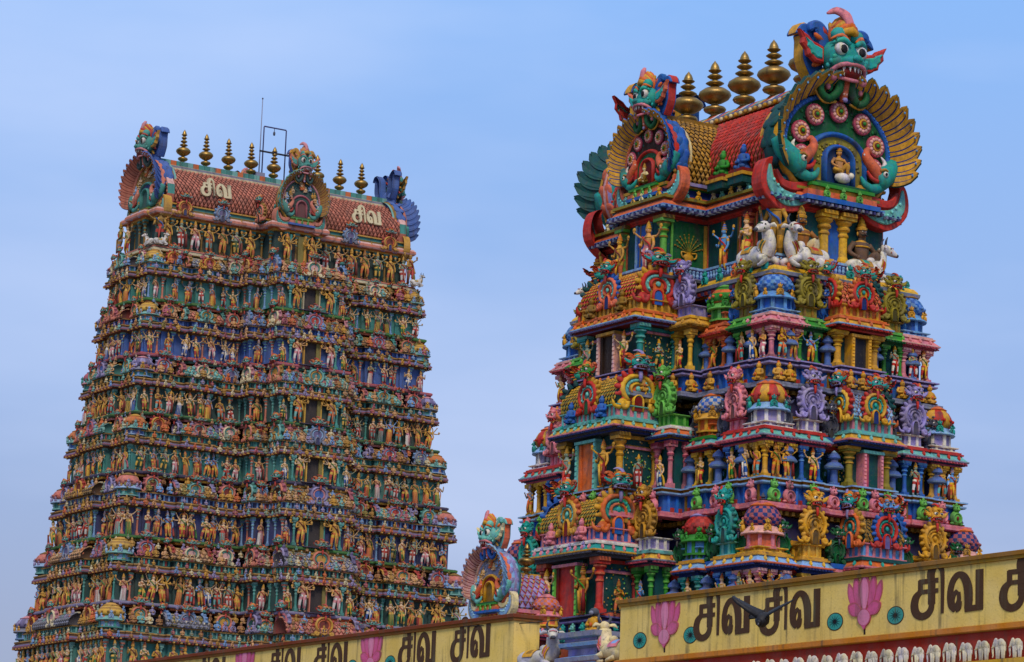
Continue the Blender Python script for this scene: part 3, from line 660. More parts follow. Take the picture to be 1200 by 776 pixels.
    for s in (-1, 1):
        g = out['makara_tail.%d' % (s > 0)] = G()
        with g.push(sx=s):
            P = [(.95, .12), (1.5, -.38), (2.35, -.52), (3.02, -.08), (3.12, .62), (2.92, .95)]
            ribbon(g, P, [.12, .36, .46, .38, .2, .02], -.10, .5, p['tail_rim']); ribbon(g, [(x*.985, z+.03) for x, z in P[:-1]], [.05, .2, .27, .2, .04], -.17, .0, p['tail'])
            ribbon(g, [(1.3, .25), (1.9, .0), (2.5, .05), (2.8, .5)], [.08, .16, .14, .02], -.22, .0, p['tail_rim'])
            for i in range(9): ell(g, (1.4+.19*i, -.18, -.30-.12*math.sin(i*.4)+max(0, i-5)*.13), (.07, .05, .07), sh(p['tail'], 1.7), 6, 4)
            ell(g, (1.1, -.2, .22), (.36, .12, .32), p['disc'], 10, 6); ell(g, (1.1, -.3, .22), (.2, .06, .18), sh(p['disc'], .7), 8, 5)
    for s in (-1, 1):
        g = out['makara_head.%d' % (s > 0)] = G()
        with g.push(sx=s):
            tube(g, cat([(2.75, .0, 1.75), (2.4, -.1, 1.25), (1.95, -.2, .85), (1.7, -.22, .75)], 4), [.2, .34, .42, .40, .3], sk, 10)
            tube(g, cat([(1.85, -.2, .95), (1.5, -.28, 1.25), (1.22, -.26, 1.62), (1.32, -.22, 1.9), (1.5, -.2, 1.8)], 4), [.3, .24, .17, .1, .05], C['salmon'], 8)
            tube(g, cat([(1.9, -.2, .6), (1.5, -.27, .42), (1.15, -.3, .55), (.98, -.26, .82)], 4), [.24, .2, .13, .04], sk, 8)
            tube(g, cat([(1.7, -.36, .72), (1.4, -.38, .8), (1.2, -.36, 1.05)], 4), [.1, .09, .04], C['red'], 6)
            for i in range(8): q = i/7; ell(g, (1.62-.5*q, -.32, 1.08+.55*q), (.05, .05, .085), C['white'], 5, 4, rotY(-.8))
            ell(g, (1.9, -.58, .98), (.12, .08, .12), C['white'], 8, 5); ell(g, (1.88, -.65, .98), (.06, .04, .06), C['black'], 6, 4)
            tube(g, cat([(1.7, -.5, 1.1), (1.92, -.55, 1.18), (2.15, -.45, 1.05)], 3), .05, p['disc'], 5); tube(g, cat([(2.0, -.2, 1.2), (2.15, -.2, 1.5), (2.0, -.15, 1.75)], 3), [.1, .09, .02], C['white'], 6)
    g = out['pedestal'] = G()
    for (hw, z0, z1, d, c) in ((1.7, -.45, -.28, .55, C['blue']), (1.6, -.28, -.05, .45, C['salmon']), (1.4, -.05, .1, .40, C['gold']), (1.45, .1, .22, .52, C['green']), (1.2, .22, .32, .45, C['dgreen'])): box(g, -hw, hw, -d, .3, z0, z1, c)
    for x in (-.75, 0, .75):
        with g.push(x, -.5, -.28, 0, .9): anteflower(g, C['lgreen'], C['dgreen'])
    g = out['lion_face'] = G()
    ell(g, (0, .25, 4.1), (1.05, .5, .8), p['back'], 10, 7)
    with g.push(0, -.35, 4.95, 0, (2.65, 2.2, 2.55)): mask(g, (sk, C['pink'], p['horn'], p['ear'], C['gold'], p['tuft']), 1)
    for s in (-1, 1):
        for cl, e in ((p.get('mane', p['rim']), 0), (p['horn'], .06)):
            ribbon(g, [(s*.75, 4.3), (s*1.05, 5.0), (s*1.12, 5.7), (s*1.45, 6.1), (s*1.78, 5.86)], [.34-e, .46-e, .42-e, .24-e, .03], .15-e*1.5, .62+e*1.5, cl, bev=.04)
        P = [(s*(.75+.42*(1-t*.75)*math.cos(6.2*t-1.9)), -.42, 3.85+.42*(1-t*.75)*math.sin(6.2*t-1.9)) for t in np.linspace(0, 1, 16)]
        tube(g, cat([(s*.25, -.5, 4.35), (s*.3, -.5, 3.8), P[0]], 3), [.2, .17, .15], p['beard'], 7); tube(g, P, [.16, .12, .05], p['beard'], 7)
        ell(g, (s*.75, -.45, 3.88), (.12, .1, .12), C['pink'], 6, 4)
        tube(g, cat([(s*.32, -.38, 3.4), (s*.9, -.36, 3.32), (s*1.25, -.3, 3.75)], 4), .055, C['gold'], 5)
    tube(g, [(0, -.5, 4.3), (0, -.4, 3.45)], [.2, .14], C['salmon'], 7)
    for k in range(4): ell(g, (0, -.52, 4.15-.22*k), (.13, .07, .10), C['lilac'] if k % 2 else C['lpink'], 6, 4)
    return out
def giant(key, p, parent, loc, rz, scl, rosettes=True):
    """hang a great gable (part gable_crest with its sub-parts) on parent"""
    if key not in CACHE: CACHE[key] = {k: v.mesh(k.split('.')[0], PAINT) for k, v in giant_parts(p, rosettes).items()}
    d = CACHE[key]
    root = ob('gable_crest', d['shell'], parent, loc, rz, scl)
    for k, me in d.items():
        if k != 'shell': ob(k.split('.')[0], me, root)
    return root
GP_A = dict(skin=C['turq'], back=C['dteal'], rim=C['gold'], feather=C['gold'], vein=C['dblue'], plate=C['dgreen'], band=C['blue'], arch=C['blue'], fill=C['olive'], tail=C['lteal'], tail_rim=C['red'], disc=C['ochre'], horn=C['blue'], ear=C['red'], tuft=C['orange'], beard=C['dgreen'], side=[C['gold'], C['dteal'], C['dteal'], C['dteal'], C['dteal'], C['gold']])
GP_B = dict(GP_A, side=[C['orange'], C['blue'], C['blue'], C['blue'], C['blue'], C['dgold'], C['cream']], back=C['blue'], rim=C['red'], plate=C['dteal'], band=C['salmon'], arch=C['red'], fill=C['dgreen'], feather=C['gold'], ear=C['salmon'], tail_rim=C['salmon'], fill2=0, horn=C['blue'])
GP_L = dict(GP_A, side=[C['gold'], C['gold'], C['salmon'], C['lpink'], C['salmon'], C['lilac'], C['turq'], C['green']])
GP_C = dict(GP_A, mane=C['blue'], side=[C['salmon'], C['blue'], C['blue'], C['blue'], C['blue'], C['dgold'], C['lteal']], back=C['blue'], rim=C['salmon'], plate=C['dgold'], band=C['salmon'], arch=C['turq'], fill=C['dblue'], feather=sh(C['salmon'], .8), vein=C['dred'], tail=C['lteal'], tail_rim=C['gold'], horn=C['blue'], ear=C['gold'], tuft=C['red'], beard=C['dteal'])
GP_D = dict(GP_C, side=[C['yellow'], C['turq'], C['ochre'], C['ochre'], C['dgold']], back=C['turq'], rim=C['yellow'], plate=C['dteal'], band=C['pink'], arch=C['dpink'], fill=C['dteal'], feather=sh(C['ochre'], .95), ear=C['salmon'], tuft=C['salmon'], tail=C['turq'], tail_rim=C['salmon'], horn=C['gold'])
GP_E = dict(GP_A, side=[C['salmon'], C['sky'], C['lilac'], C['sky'], C['turq']], back=C['sky'], rim=C['salmon'], plate=C['grey'], band=C['lpink'], arch=C['gold'], fill=C['dred'], feather=sh(C['lpink'], .75), vein=C['dred'], tail=C['sky'], tail_rim=C['cream'], horn=C['lteal'], ear=C['cream'], tuft=C['orange'], beard=C['blue'], skin=C['lteal'])

# finial of stacked brass pots
def finial_parts(elong=1.0):
    a, b, c = G(), G(), G(); W_ = (1, 1, 1)
    lathe(a, [(.30, 0), (.20, .10), (.13, .16), (.22, .20), (.38, .28), (.43, .36), (.38, .44), (.2, .5), (.13, .54), (.15, .58)], 18, W_, smooth=True)
    lathe(b, [(.12, .56), (.3, .63), (.52, .76), (.62, .90), (.58, 1.02), (.4, 1.15), (.18, 1.22), (.12, 1.26)], 22, W_, smooth=True)
    z = 1.25; pr = [(.1, z)]
    n = 2 if elong == 1 else 3
    for i in range(n):
        r = .35-.055*i; pr += [(r*.7, z+.05), (r, z+.115), (r*.7, z+.18), (.09, z+.23), (.10, z+.26)]; z += .26
    pr += [(.13, z), (.22, z+.06), (.25, z+.09), (.18, z+.13), (.17, z+.2), (.12, z+.32), (.04, z+.42), (.0, z+.48)]
    lathe(c, pr, 18, W_, smooth=True)
    return a.mesh('pot_foot', BRASS), b.mesh('pot', BRASS), c.mesh('spire', BRASS)
FIN = {1: finial_parts(1), 2: finial_parts(2)}
def finial(kind, loc, sc_, label, group):
    t = bpy.data.objects.new('brass_finial', None); COL.objects.link(t); t.location = loc; t.scale = (sc_, sc_, sc_); t.rotation_euler = (random.uniform(-.025, .025), random.uniform(-.025, .025), random.uniform(0, 6))
    for nm, me in zip(('pot_foot', 'pot', 'spire'), FIN[kind]): ob(nm, me, t)
    return tag(t, label, 'finial', group)

# ============================================================ the nearer tower
def tower_root(fr, label):
    t = bpy.data.objects.new('temple_tower', None); COL.objects.link(t); t.location = fr.o; t.rotation_euler = (0, 0, fr.rz)
    return tag(t, label, 'temple tower')
near = tower_root(NEAR, 'larger nearer painted temple tower with red tiled barrel roof and huge green lion masks')
def EV(*k): return tuple(C[x] if isinstance(x, str) else x for x in k)
def aedicule(g, w, dp, k, pc, pc2, ev, ka, ka2, twin=True, wh=1.2):
    r = .085*w+.01
    for x in (-1, 1) if twin else (1,):
        pillar(g, x*(w/2-.14), .12, 0, wh, r, pc, pc2)
    if not twin: pillar(g, -w/2+.14, .4, 0, wh, r, pc, pc2)
    pillar(g, w/2-.14, dp-.2, 0, wh, r, pc, pc2); pillar(g, -w/2+.14, dp-.2, 0, wh, r, pc, pc2)
    box(g, -w/2+.16, w/2-.16, .3, dp-.1, 0, wh, C['dteal'])
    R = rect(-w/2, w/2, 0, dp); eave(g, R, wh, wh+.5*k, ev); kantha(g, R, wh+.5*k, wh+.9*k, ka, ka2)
def corner_block(g, w, k, pc, pc2, ev, ka, ka2, wh):
    for x in (-1, 0, 1):
        for y in (-1, 0, 1):
            if x or y: pillar(g, x*(w/2-.14), y*(w/2-.14), 0, wh, .09*w if x and y else .07*w, pc, pc2)
    box(g, -w/2+.3, w/2-.3, -w/2+.3, w/2-.3, 0, wh, C['dblue'])
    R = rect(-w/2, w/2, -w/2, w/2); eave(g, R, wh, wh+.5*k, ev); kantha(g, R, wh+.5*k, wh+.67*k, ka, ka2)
def sala(g, hw, D, k, pc, pc2, jamb, inner, leaf, ev, ka, ka2, v1, v2, v3, rv, dw=.78, wh=1.5):
    dh = wh*.93-.1; dz = 0
    for s in (-1, 1):
        pillar(g, s*(hw-.2), .34, 0, wh, .15, pc, pc2); pillar(g, s*(hw-.2), D*.7, 0, wh, .14, pc, pc2)
        a, b = sorted((s*(dw/2+.0), s*(hw-.3))); box(g, a, b, .42, D, -.1, wh, sh(C['dteal'], .8))
        jx = s*(dw/2+.06); box(g, jx-.07, jx+.07, .02, .45, dz, dh+dz, jamb)
        for i in range(9): box(g, jx-.045, jx+.045, -.005, .025, dz+dh*(i+.1)/9, dz+dh*(i+.75)/9, sh(jamb, 1.4))
    box(g, -dw/2-.15, dw/2+.15, -.02, .5, dh+dz, dh+dz+.1, ka2); box(g, -dw/2-.05, dw/2+.05, .3, .5, dh+dz+.1, wh, sh(C['dteal'], .8))
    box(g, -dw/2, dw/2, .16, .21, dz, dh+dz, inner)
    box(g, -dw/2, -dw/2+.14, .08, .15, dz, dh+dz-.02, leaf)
    rq = random.Random(int(hw*100)+int(k*1000))
    for s in (-1, 1):
        x = s*(hw-.3)
        for a, b in ((.46, .54), (D-.1, D-.02)): box(g, *sorted((x, x+s*.06)), a, b, 0, wh, ka2)
        box(g, *sorted((x, x+s*.05)), .54, D-.1, wh-.16, wh-.04, pc); box(g, *sorted((x, x+s*.07)), .54, D-.1, 0, .12, pc2)
        for i in range(70): ell(g, (x+s*.02, rq.uniform(.6, D-.16), rq.uniform(.18, wh-.2)), (.025, .035, .035), C[rq.choice(('olive', 'gold', 'lgreen', 'cream'))], 5, 4)
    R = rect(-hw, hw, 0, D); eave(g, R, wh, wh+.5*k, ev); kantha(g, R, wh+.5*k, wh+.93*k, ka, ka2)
    with g.push(0, min(D*.5, rv+.15), 0): vault(g, hw-.12, rv, 1.05*rv+.25, wh+.93*k, v1, v2, v3, .17, .16)
STATUES = []       # (frame-local x, y, z, rz, mesh key, label)
SKINS = [C['lskin'], C['skin'], C['gskin'], C['bskin'], sh(C['grey'], 1.0), C['lskin'], C['turq'], C['gold']]
FIGV = [('gold', 'orange', 'yellow', 'orange', 'dred'), ('lskin', 'lteal', 'red', 'gold', 'red'), ('gskin', 'yellow', 'dgreen', 'gold', 'pink'), ('lskin', 'red', 'yellow', 'red', 'green'),
        ('grey', 'yellow', 'orange', 'lilac', 'orange'), ('skin', 'white', 'pink', 'gold', 'red'), ('lblue', 'orange', 'yellow', 'blue', 'red'), ('lskin', 'blue', 'white', 'gold', 'yellow'),
        ('bskin', 'orange', 'gold', 'dred', 'green'), ('lskin', 'green', 'yellow', 'green', 'orange'), ('gold', 'lteal', 'orange', 'gold', 'dpink'), ('gskin', 'white', 'red', 'gold', 'red')]
CNAME = dict(gold='gold', orange='orange', yellow='yellow', lteal='pale teal', red='red', gskin='grey green', grey='grey', white='white', blue='blue', lblue='blue', green='green', skin='tan', lskin='pale', bskin='brown', turq='turquoise', dred='dark red', pink='pink', lilac='lilac', lpink='pale pink', dpink='deep pink', teal='teal', purple='purple')
def fig_mesh(i, pose, arms=2, robe=False, face=True):
    sk, c1, c2, cr, sa = FIGV[i % len(FIGV)]
    return cached(('statue', i % len(FIGV), pose % 4, arms, robe, face), lambda g: figure(g, C[sk], C[c1], C[c2], C[cr], pose, arms, robe, C[sa], C['gold'] if arms > 4 else None, face))
def fig_desc(i): sk, c1 = FIGV[i % len(FIGV)][:2]; return CNAME[sk]+' figure in '+CNAME[c1]
def statue(fr, x, y, z, rz, me, scl, label, group, name='statue'):
    o = ob(name, me, None, fr.w(x, y, z), fr.rz+rz, scl)
    return tag(o, label, 'statue', group)

NS = [   # storeys from the top: ledge height, ledge-to-ledge height, cornice half sizes, colours
  dict(nm='upper', z=20.40, H=4.01, L=6.75, S=3.75, nl=(6.22, 3.22), led=EV('dgrey', 'grey'), anti=('fig', 'gold', 'orange'), para='blue', pl=('lilac', 'purple'),
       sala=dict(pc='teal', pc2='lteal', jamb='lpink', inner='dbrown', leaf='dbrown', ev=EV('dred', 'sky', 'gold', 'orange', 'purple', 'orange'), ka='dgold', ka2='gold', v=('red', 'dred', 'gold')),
       ssala=dict(pc='gold', pc2='yellow', jamb='gold', inner='dark', leaf='dark', ev=EV('dred', 'sky', 'gold', 'orange', 'red', 'orange'), ka='orange', ka2='gold', v=('salmon', 'dred', 'gold')),
       p1=dict(pc='yellow', pc2='gold', ev=EV('ochre', 'gold', 'gold', 'yellow', 'dgold', 'gold'), ka='lilac', ka2='lilac', cr='lilac'),
       k2=dict(pc='orange', pc2='salmon', ev=EV('orange', 'salmon', 'orange', 'orange', 'red', 'orange'), ka='orange', ka2='salmon', dm=EV('green', 'lgreen', 'lgreen', 'green', 'orange', 'green', 'lgreen'), ds=1),
       p2=dict(pc='green', pc2='lgreen', ev=EV('dgreen', 'lgreen', 'green', 'lgreen', 'dgreen', 'lgreen'), ka='olive', ka2='dgold', cr='olive'),
       co=dict(pc='pink', pc2='lpink', ev=EV('dpink', 'lpink', 'pink', 'lpink', 'dpink', 'pink'), ka='blue', ka2='sky', dm=EV('blue', 'lblue', 'lblue', 'blue', 'sky', 'gold', 'ochre'), ds=0),
       sp=dict(pc='green', pc2='lgreen', ev=EV('dgreen', 'lgreen', 'green', 'lgreen', 'dgreen', 'lgreen'), ka='olive', ka2='dgold', cr='olive'),
       kc=multi('blue', 'salmon', 'lteal', 'red', 'dblue'), ke=multi('gold', 'red', 'lteal', 'orange', 'blue', horn='lilac'), kl=multi('dteal', 'red', 'lteal', 'orange', 'blue'), kf=multi('orange', 'red', 'turq', 'gold', 'dblue')),
  dict(nm='middle', z=16.15, H=4.25, L=7.47, S=4.47, nl=(6.94, 3.94), led=EV('dpink', 'pink'), anti=('flower', 'pink', 'lgreen'), para='blue', pl=('sky', 'ochre'),
       sala=dict(pc='gold', pc2='dgold', jamb='lteal', inner='orange', leaf='orange', ev=EV('dgrey', 'pink', 'gold', 'lteal', 'dblue', 'lteal'), ka='pink', ka2='lteal', v=('olive', 'dteal', 'gold')),
       ssala=dict(pc='olive', pc2='gold', jamb='pink', inner='dteal', leaf='dpink', ev=EV('dgrey', 'pink', 'gold', 'lteal', 'dblue', 'lteal'), ka='pink', ka2='lteal', v=('sky', 'lilac', 'gold')),
       p1=dict(pc='pink', pc2='dpink', ev=EV('dgold', 'sky', 'orange', 'white', 'dblue', 'lteal'), ka='green', ka2='lgreen', cr='lgreen'),
       k2=dict(pc='yellow', pc2='gold', ev=EV('dpurple', 'pink', 'lteal', 'green', 'dred', 'red'), ka='dgold', ka2='orange', dm=EV('orange', 'gold', 'gold', 'blue', 'cream', 'ochre', 'orange'), ds=0),
       p2=dict(pc='blue', pc2='lblue', ev=EV('dpurple', 'pink', 'lteal', 'red', 'dpink', 'red'), ka='pink', ka2='dpink', cr='pink'),
       co=dict(pc='gold', pc2='yellow', ev=EV('dpurple', 'grey', 'lteal', 'red', 'dpink', 'red'), ka='lilac', ka2='white', dm=EV('lilac', 'white', 'sky', 'gold', 'red', 'turq', 'orange'), ds=2),
       sp=dict(pc='blue', pc2='lblue', ev=EV('dpurple', 'grey', 'lteal', 'red', 'dpink', 'red'), ka='lilac', ka2='white', cr='lilac'),
       kc=multi('gold', 'red', 'lteal', 'turq', 'dgreen', sk='green'), ke=multi('red', 'yellow', 'lteal', 'orange', 'dred', sk='turq', lip='lilac'), kl=multi('dteal', 'orange', 'gold', 'red', 'blue'), kf=multi('red', 'gold', 'turq', 'teal', 'dblue', sk='turq')),
  dict(nm='lower', z=11.65, H=4.50, L=8.15, S=5.15, nl=(7.57, 4.57), led=EV('dgrey', 'grey'), anti=('flower', 'turq', 'lteal'), para='dblue', pl=('purple', 'dpurple'),
       sala=dict(pc='red', pc2='salmon', jamb='lgreen', inner='red', leaf='dred', ev=EV('dgrey', 'gold', 'turq', 'white', 'dgrey', 'pink'), ka='blue', ka2='pink', v=('olive', 'dteal', 'gold')),
       ssala=dict(pc='gold', pc2='orange', jamb='pink', inner='dteal', leaf='dred', ev=EV('dred', 'pink', 'orange', 'dteal', 'dpink', 'turq'), ka='lblue', ka2='pink', v=('dgold', 'dteal', 'gold')),
       p1=dict(pc='green', pc2='lgreen', ev=EV('dpurple', 'grey', 'yellow', 'lteal', 'dpink', 'orange'), ka='lilac', ka2='white', cr='ochre'),
       k2=dict(pc='turq', pc2='lteal', ev=EV('dblue', 'salmon', 'sky', 'gold', 'dblue', 'yellow'), ka='green', ka2='lblue', dm=EV('lblue', 'green', 'green', 'red', 'dred', 'green', 'lilac'), ds=0),
       p2=dict(pc='blue', pc2='lblue', ev=EV('dblue', 'salmon', 'sky', 'gold', 'dblue', 'yellow'), ka='turq', ka2='lteal', cr='turq'),
       co=dict(pc='pink', pc2='lpink', ev=EV('dblue', 'salmon', 'sky', 'gold', 'dblue', 'yellow'), ka='gold', ka2='yellow', dm=EV('salmon', 'pink', 'lpink', 'dblue', 'salmon', 'gold', 'orange'), ds=0),
       sp=dict(pc='gold', pc2='yellow', ev=EV('dblue', 'salmon', 'sky', 'gold', 'dblue', 'yellow'), ka='gold', ka2='yellow', cr='gold'),
       kc=multi('orange', 'gold', 'lteal', 'turq', 'dred', sk='turq'), ke=multi('gold', 'orange', 'turq', 'teal', 'blue', sk='turq', lip='lilac'), kl=multi('blue', 'red', 'gold', 'teal', 'dblue'), kf=multi('blue', 'red', 'teal', 'dteal', 'purple', sk='lblue'))]
def near_plan(L, S, e=0.0):
    lb = [(-.765*L-.5, -.765*L+.5, .12), (-.52*L-.55, -.52*L+.5, .12), (-2.86, -1.72, .80), (-1.72, 1.72, 2.12), (1.72, 2.86, .80), (.52*L-.5, .52*L+.55, .12), (.765*L-.5, .765*L+.5, .12)]
    sb = [(-.53*S-.5, -.53*S+.5, .1), (-1.02, 1.02, .42), (.53*S-.5, .53*S+.5, .1)]
    return plan(L, S, lb, sb)
def core_plan(L, S): return plan(L, S, [(-1.72, 1.72, 2.12)], [(-1.02, 1.02, .42)])
def near_storey(q, prev):
    z0, H, L0, S0 = q['z'], q['H'], q['L'], q['S']; L = L0-.27; S = S0-.27; k = H/4.05; nm = q['nm']
    wo, w1, ws, dw_ = dict(upper=(1.09, 1.42, 1.58, .86), middle=(1.2, 1.64, 1.88, .98), lower=(1.28, 1.7, 1.96, 1.25))[nm]
    P = near_plan(L0, S0); Q = core_plan(L, S)
    g = G()
    lo, hi = q['led']; a, b = (C[x] for x in q['pl']); pb = C[q['para']]
    # overhanging ledge with brackets, parapet back, stepped plinth
    sweep(g, Q, [(-.42, -.42), (-.30, -.40), (-.30, -.32), (-.08, -.30), (-.05, -.26)], [C['ochre'], C['dgold'], C['ochre'], C['dgrey']], False)
    dentils(g, Q, -.06, -.40, -.27, .26, .26, .13, [C['ochre'], C['dgold']])
    sweep(g, P, [(-.2, -.26), (.06, -.24), (.10, -.20), (.10, -.12), (.07, -.10), (.07, -.03), (-.06, .0), (-.3, .0)], [lo, lo, hi, lo, hi, hi, lo], False)
    sweep(g, P, [(-.24, 0.0), (-.24, .56*k)], [pb], False)
    for i, (x, y, rz) in enumerate(along(P, -.24, .34, .05)):
        with g.push(x, y, 0, rz): box(g, -.05, .05, -.05, .02, .0, .56*k, sh(pb, 1.5) if i % 3 else C['dgold']); box(g, .08, .24, -.03, .01, .02, .17*k, C['red'])
    sweep(g, P, [(-.24, .56*k), (-.10, .57*k), (-.06, .60*k), (-.06, .65*k), (-.15, .67*k), (-.15, .72*k), (-.02, .74*k), (-.02, .785*k), (-.05, .795*k), (-.4, .80*k)], [a, a, a, b, b, b, a, a, a], True)
    # wall with recess panels, entablature and the roof slab behind the turrets
    wc = C['dteal'] if nm != 'upper' else C['dpurple']
    sweep(g, Q, [(-.66, .77*k), (-.66, 1.9*k), (-.30, 1.92*k), (-.26, 1.98*k), (-.26, 2.1*k), (-.10, 2.12*k), (-.10, 2.2*k), (-.3, 2.36*k), (-.36, 2.38*k)], [wc, C['dgold'], C['dred'], C['red'], C['gold'], C['pink'], b, a], True)
    for x, y, rz in along(Q, -.63, .62, .3):
        with g.push(x, y, .80*k, rz): pillar(g, 0, -.04, 0, 1.1*k, .075, C['blue'] if nm != 'lower' else C['teal'], C['lblue'])
    for x, y, rz in along(Q, -.62, .31, .3):
        with g.push(x, y, 1.25*k, rz): ell(g, (0, 0, 0), (.1, .05, .17), C['dblue'] if nm == 'upper' else C['dgreen'], 7, 5); ell(g, (0, -.05, 0), (.05, .03, .09), C['lblue'], 6, 4)
    # drum behind the turrets up to the next ledge
    nL, nS = q['nl']; D = core_plan(nL, nS) if prev else plan(nL, nS, [(-1.5, 1.5, 1.55)], [(-1.6, 1.6, .15)])
    sweep(g, D, [(-.50, 2.36*k), (-.50, 2.85*k), (-.44, 2.88*k), (-.44, 3.0*k), (-.52, 3.03*k), (-.52, H-.4)], [C['dbrown'], C['orange'], C['gold'], C['dblue'], C['dpurple']], True)
    if True: o = ob('storey', g.mesh('storey', PAINT), near, (0, 0, z0))
    def mod(key, fn, name, x, y, z, rz, s=1): return ob(name, cached((name, nm)+key, fn), o, (x, y, z), rz, s)
    pz = .80*k
    def crest_on(x, y, z, rz, w, h, pal, key): mod(('cr', key, w, h), lambda g: crest(g, w, h, pal), 'gable_crest', x, y, z, rz)
    def aed(d, x, y, rz, w, key, twin=True, wh=wo):
        mod(('ae', key, w), lambda g: aedicule(g, w, .95, k, C[d['pc']], C[d['pc2']], d['ev'], C[d['ka']], C[d['ka2']], twin, wh), 'niche_pavilion', x, y, pz, rz)
    def turret(d, x, y, z, rz, w, h, key): mod(('dm', key, w), lambda g: dome(g, w, h, d['dm'], d['ds']), 'turret_dome', x, y, z, rz)
    R_ = random.Random(ord(nm[0]))
    figs = []
    for s in (-1, 1):
        # long front
        for pos, d, w, key in ((.33*L, q['p1'], 1.06, 'p1'), (.52*L, q['k2'], 1.06, 'k2'), (.765*L, q['p2'], .98, 'p2')):
            x = s*pos; y = -S-.05
            wh = wo
            if key == 'p1': x = s*(1.72+.57); y = -S-.72; wh = w1
            aed(d, x, y, 0, w, key, True, wh)
            if 'cr' in d: crest_on(x, y+.02, pz+wh+.9*k, 0, w*1.24, 1.66*k, mono(C[d['cr']]), key+'c')
            else: turret(d, x, y+.52, pz+wh+.9*k-.28, 0, w*1.27, 1.6*k, key)
            if s > 0: figs.append((x-.02, y-.02, 0))
        # short end
        x, y = L+.03, s*.53*S; aed(q['sp'], x, y, PI/2, .98, 'sp'); crest_on(x-.02, y, pz+wo+.9*k, PI/2, 1.25, 1.66*k, mono(C[q['sp']['cr']]), 'spc'); figs.append((x+.04, y, PI/2))
        x, y = -L-.03, s*.53*S; aed(q['sp'], x, y, -PI/2, .98, 'sp'); crest_on(x+.02, y, pz+wo+.9*k, -PI/2, 1.25, 1.66*k, mono(C[q['sp']['cr']]), 'spc')
    d = q['co']
    for sx, sy in ((1, -1), (1, 1), (-1, -1), (-1, 1)):
        x, y = sx*(L-.60), sy*(S-.60)
        mod(('co',), lambda g: corner_block(g, 1.28, k, C[d['pc']], C[d['pc2']], d['ev'], C[d['ka']], C[d['ka2']], wo), 'corner_pavilion', x, y, pz, 0)
        turret(d, x, y, pz+wo+.67*k-.06, PI/8, 1.36, 1.72*k, 'co')
    figs += [(1.86+.02, -S0-1.1, PI/2), (L-.60-.3, -S-.1, 0), (L-.60+.3, -S-.1, 0), (L+.1, -S+.38, PI/2), (L+.1, -S+.86, PI/2), (L+.1, S-.86, PI/2), (L+.1, S-.36, PI/2), (-L+.3, -S-.1, 0)]
    # centre bays: long front and short end
    d = q['sala']; v = [C[c] for c in d['v']]
    mod(('sala',), lambda g: sala(g, 1.86, 2.6, k, C[d['pc']], C[d['pc2']], C[d['jamb']], C[d['inner']], C[d['leaf']], d['ev'], C[d['ka']], C[d['ka2']], *v, .82, dw_, ws), 'door_pavilion', 0, -S0-2.08, pz, 0)
    cy = -S0-2.08+.97; kz = pz+ws+.76*k; kz2 = pz+wo+.15+.8*k
    crest_on(0, -S0-2.02, kz, 0, 1.42, 1.8*k, q['kc'], 'kc')
    crest_on(1.74, cy, kz, PI/2, 1.9, 2.0*k, q['ke'], 'ke'); crest_on(-1.74, cy, kz, -PI/2, 1.9, 2.0*k, q['kl'], 'kl')
    d2 = q['ssala']; v2 = [C[c] for c in d2['v']]
    for sx in (1, -1):
        mod(('ssala',), lambda g: sala(g, 1.0, 1.5, k, C[d2['pc']], C[d2['pc2']], C[d2['jamb']], C[d2['inner']], C[d2['leaf']], d2['ev'], C[d2['ka']], C[d2['ka2']], *v2, .62, .6, wo+.15), 'door_pavilion', sx*(L0+.30), 0, pz, sx*PI/2)
        crest_on(sx*(L0+.32), 0, kz2, sx*PI/2, 1.2, 1.6*k, q['kf'], 'kf')
        for sy in (-1, 1): crest_on(sx*(L0-.40), sy*.96, kz2, PI/2 if sy > 0 and False else (0 if sy < 0 else PI), 1.35, 1.75*k, q['ke'] if sy < 0 else q['kl'], 'ks%d' % sy)
    # small attendants along the ledge
    kind, c1, c2 = q['anti']; j = 0
    for x, y, rz in along(P, -.05, .44 if kind == 'fig' else .52, .16):
        if y > S0-.2 and abs(x) < L0-.3: continue
        c = C[c1] if j % 2 == 0 or kind == 'fig' else C[c2]
        fn = (lambda g: antefig(g, c, C['orange'])) if kind == 'fig' else (lambda g: anteflower(g, c, C['dred']))
        mod(('an', c), fn, 'ledge_ornament', x, y, 0.01, rz, 1.22 if kind == 'fig' else (1.5 if nm == 'middle' else 1.2)); j += 1
    # lions sitting on the vaults' shoulders and the cornice of the door bay
    cc = dict(upper='dgold', middle='blue', lower='pink')[nm]
    for x in (-.95, .95): mod(('li',), lambda g: antefig(g, C[cc], C[cc]), 'seated_lion', x, -S0-2.05, pz+ws+.55*k, 0, 1.4)
    for x, y, rz in ((-1.3, -S0-2.2, 0), (-.45, -S0-2.2, 0), (.45, -S0-2.2, 0), (1.3, -S0-2.2, 0), (1.78, -S0-1.5, PI/2)):
        mod(('ant2',), lambda g: anteflower(g, C['turq'] if nm == 'middle' else C['lilac'] if nm == 'lower' else C['orange'], C['dteal']), 'cornice_ornament', x, y, pz+ws+.2*k, rz, .62)
    rz2 = pz+wo+.42*k; xs = [(2.29+.52*L)/2, .6425*L, (.765*L+L-.6)/2]
    rc = dict(upper='grey', middle='dgrey', lower='dgreen')[nm]
    for x in xs:
        for s in (-1, 1): mod(('rt',), lambda g: (box(g, -.3, .3, -.1, .4, -.16, 0, C['blue']), crest(g, .85, 1.25, mono(C[rc] if nm != 'upper' else C['blue'], C['dgrey']), simple=True)), 'recess_crest', s*x, -S+.22, rz2, 0)
    for y in (-.30*S, -.77*S, .30*S, .77*S): mod(('rt',), None, 'recess_crest', L-.22, y, rz2, PI/2)
    B_ = [mixc(C[x], C['grey'], .4) for x in ('blue', 'lblue', 'dblue', 'sky')]
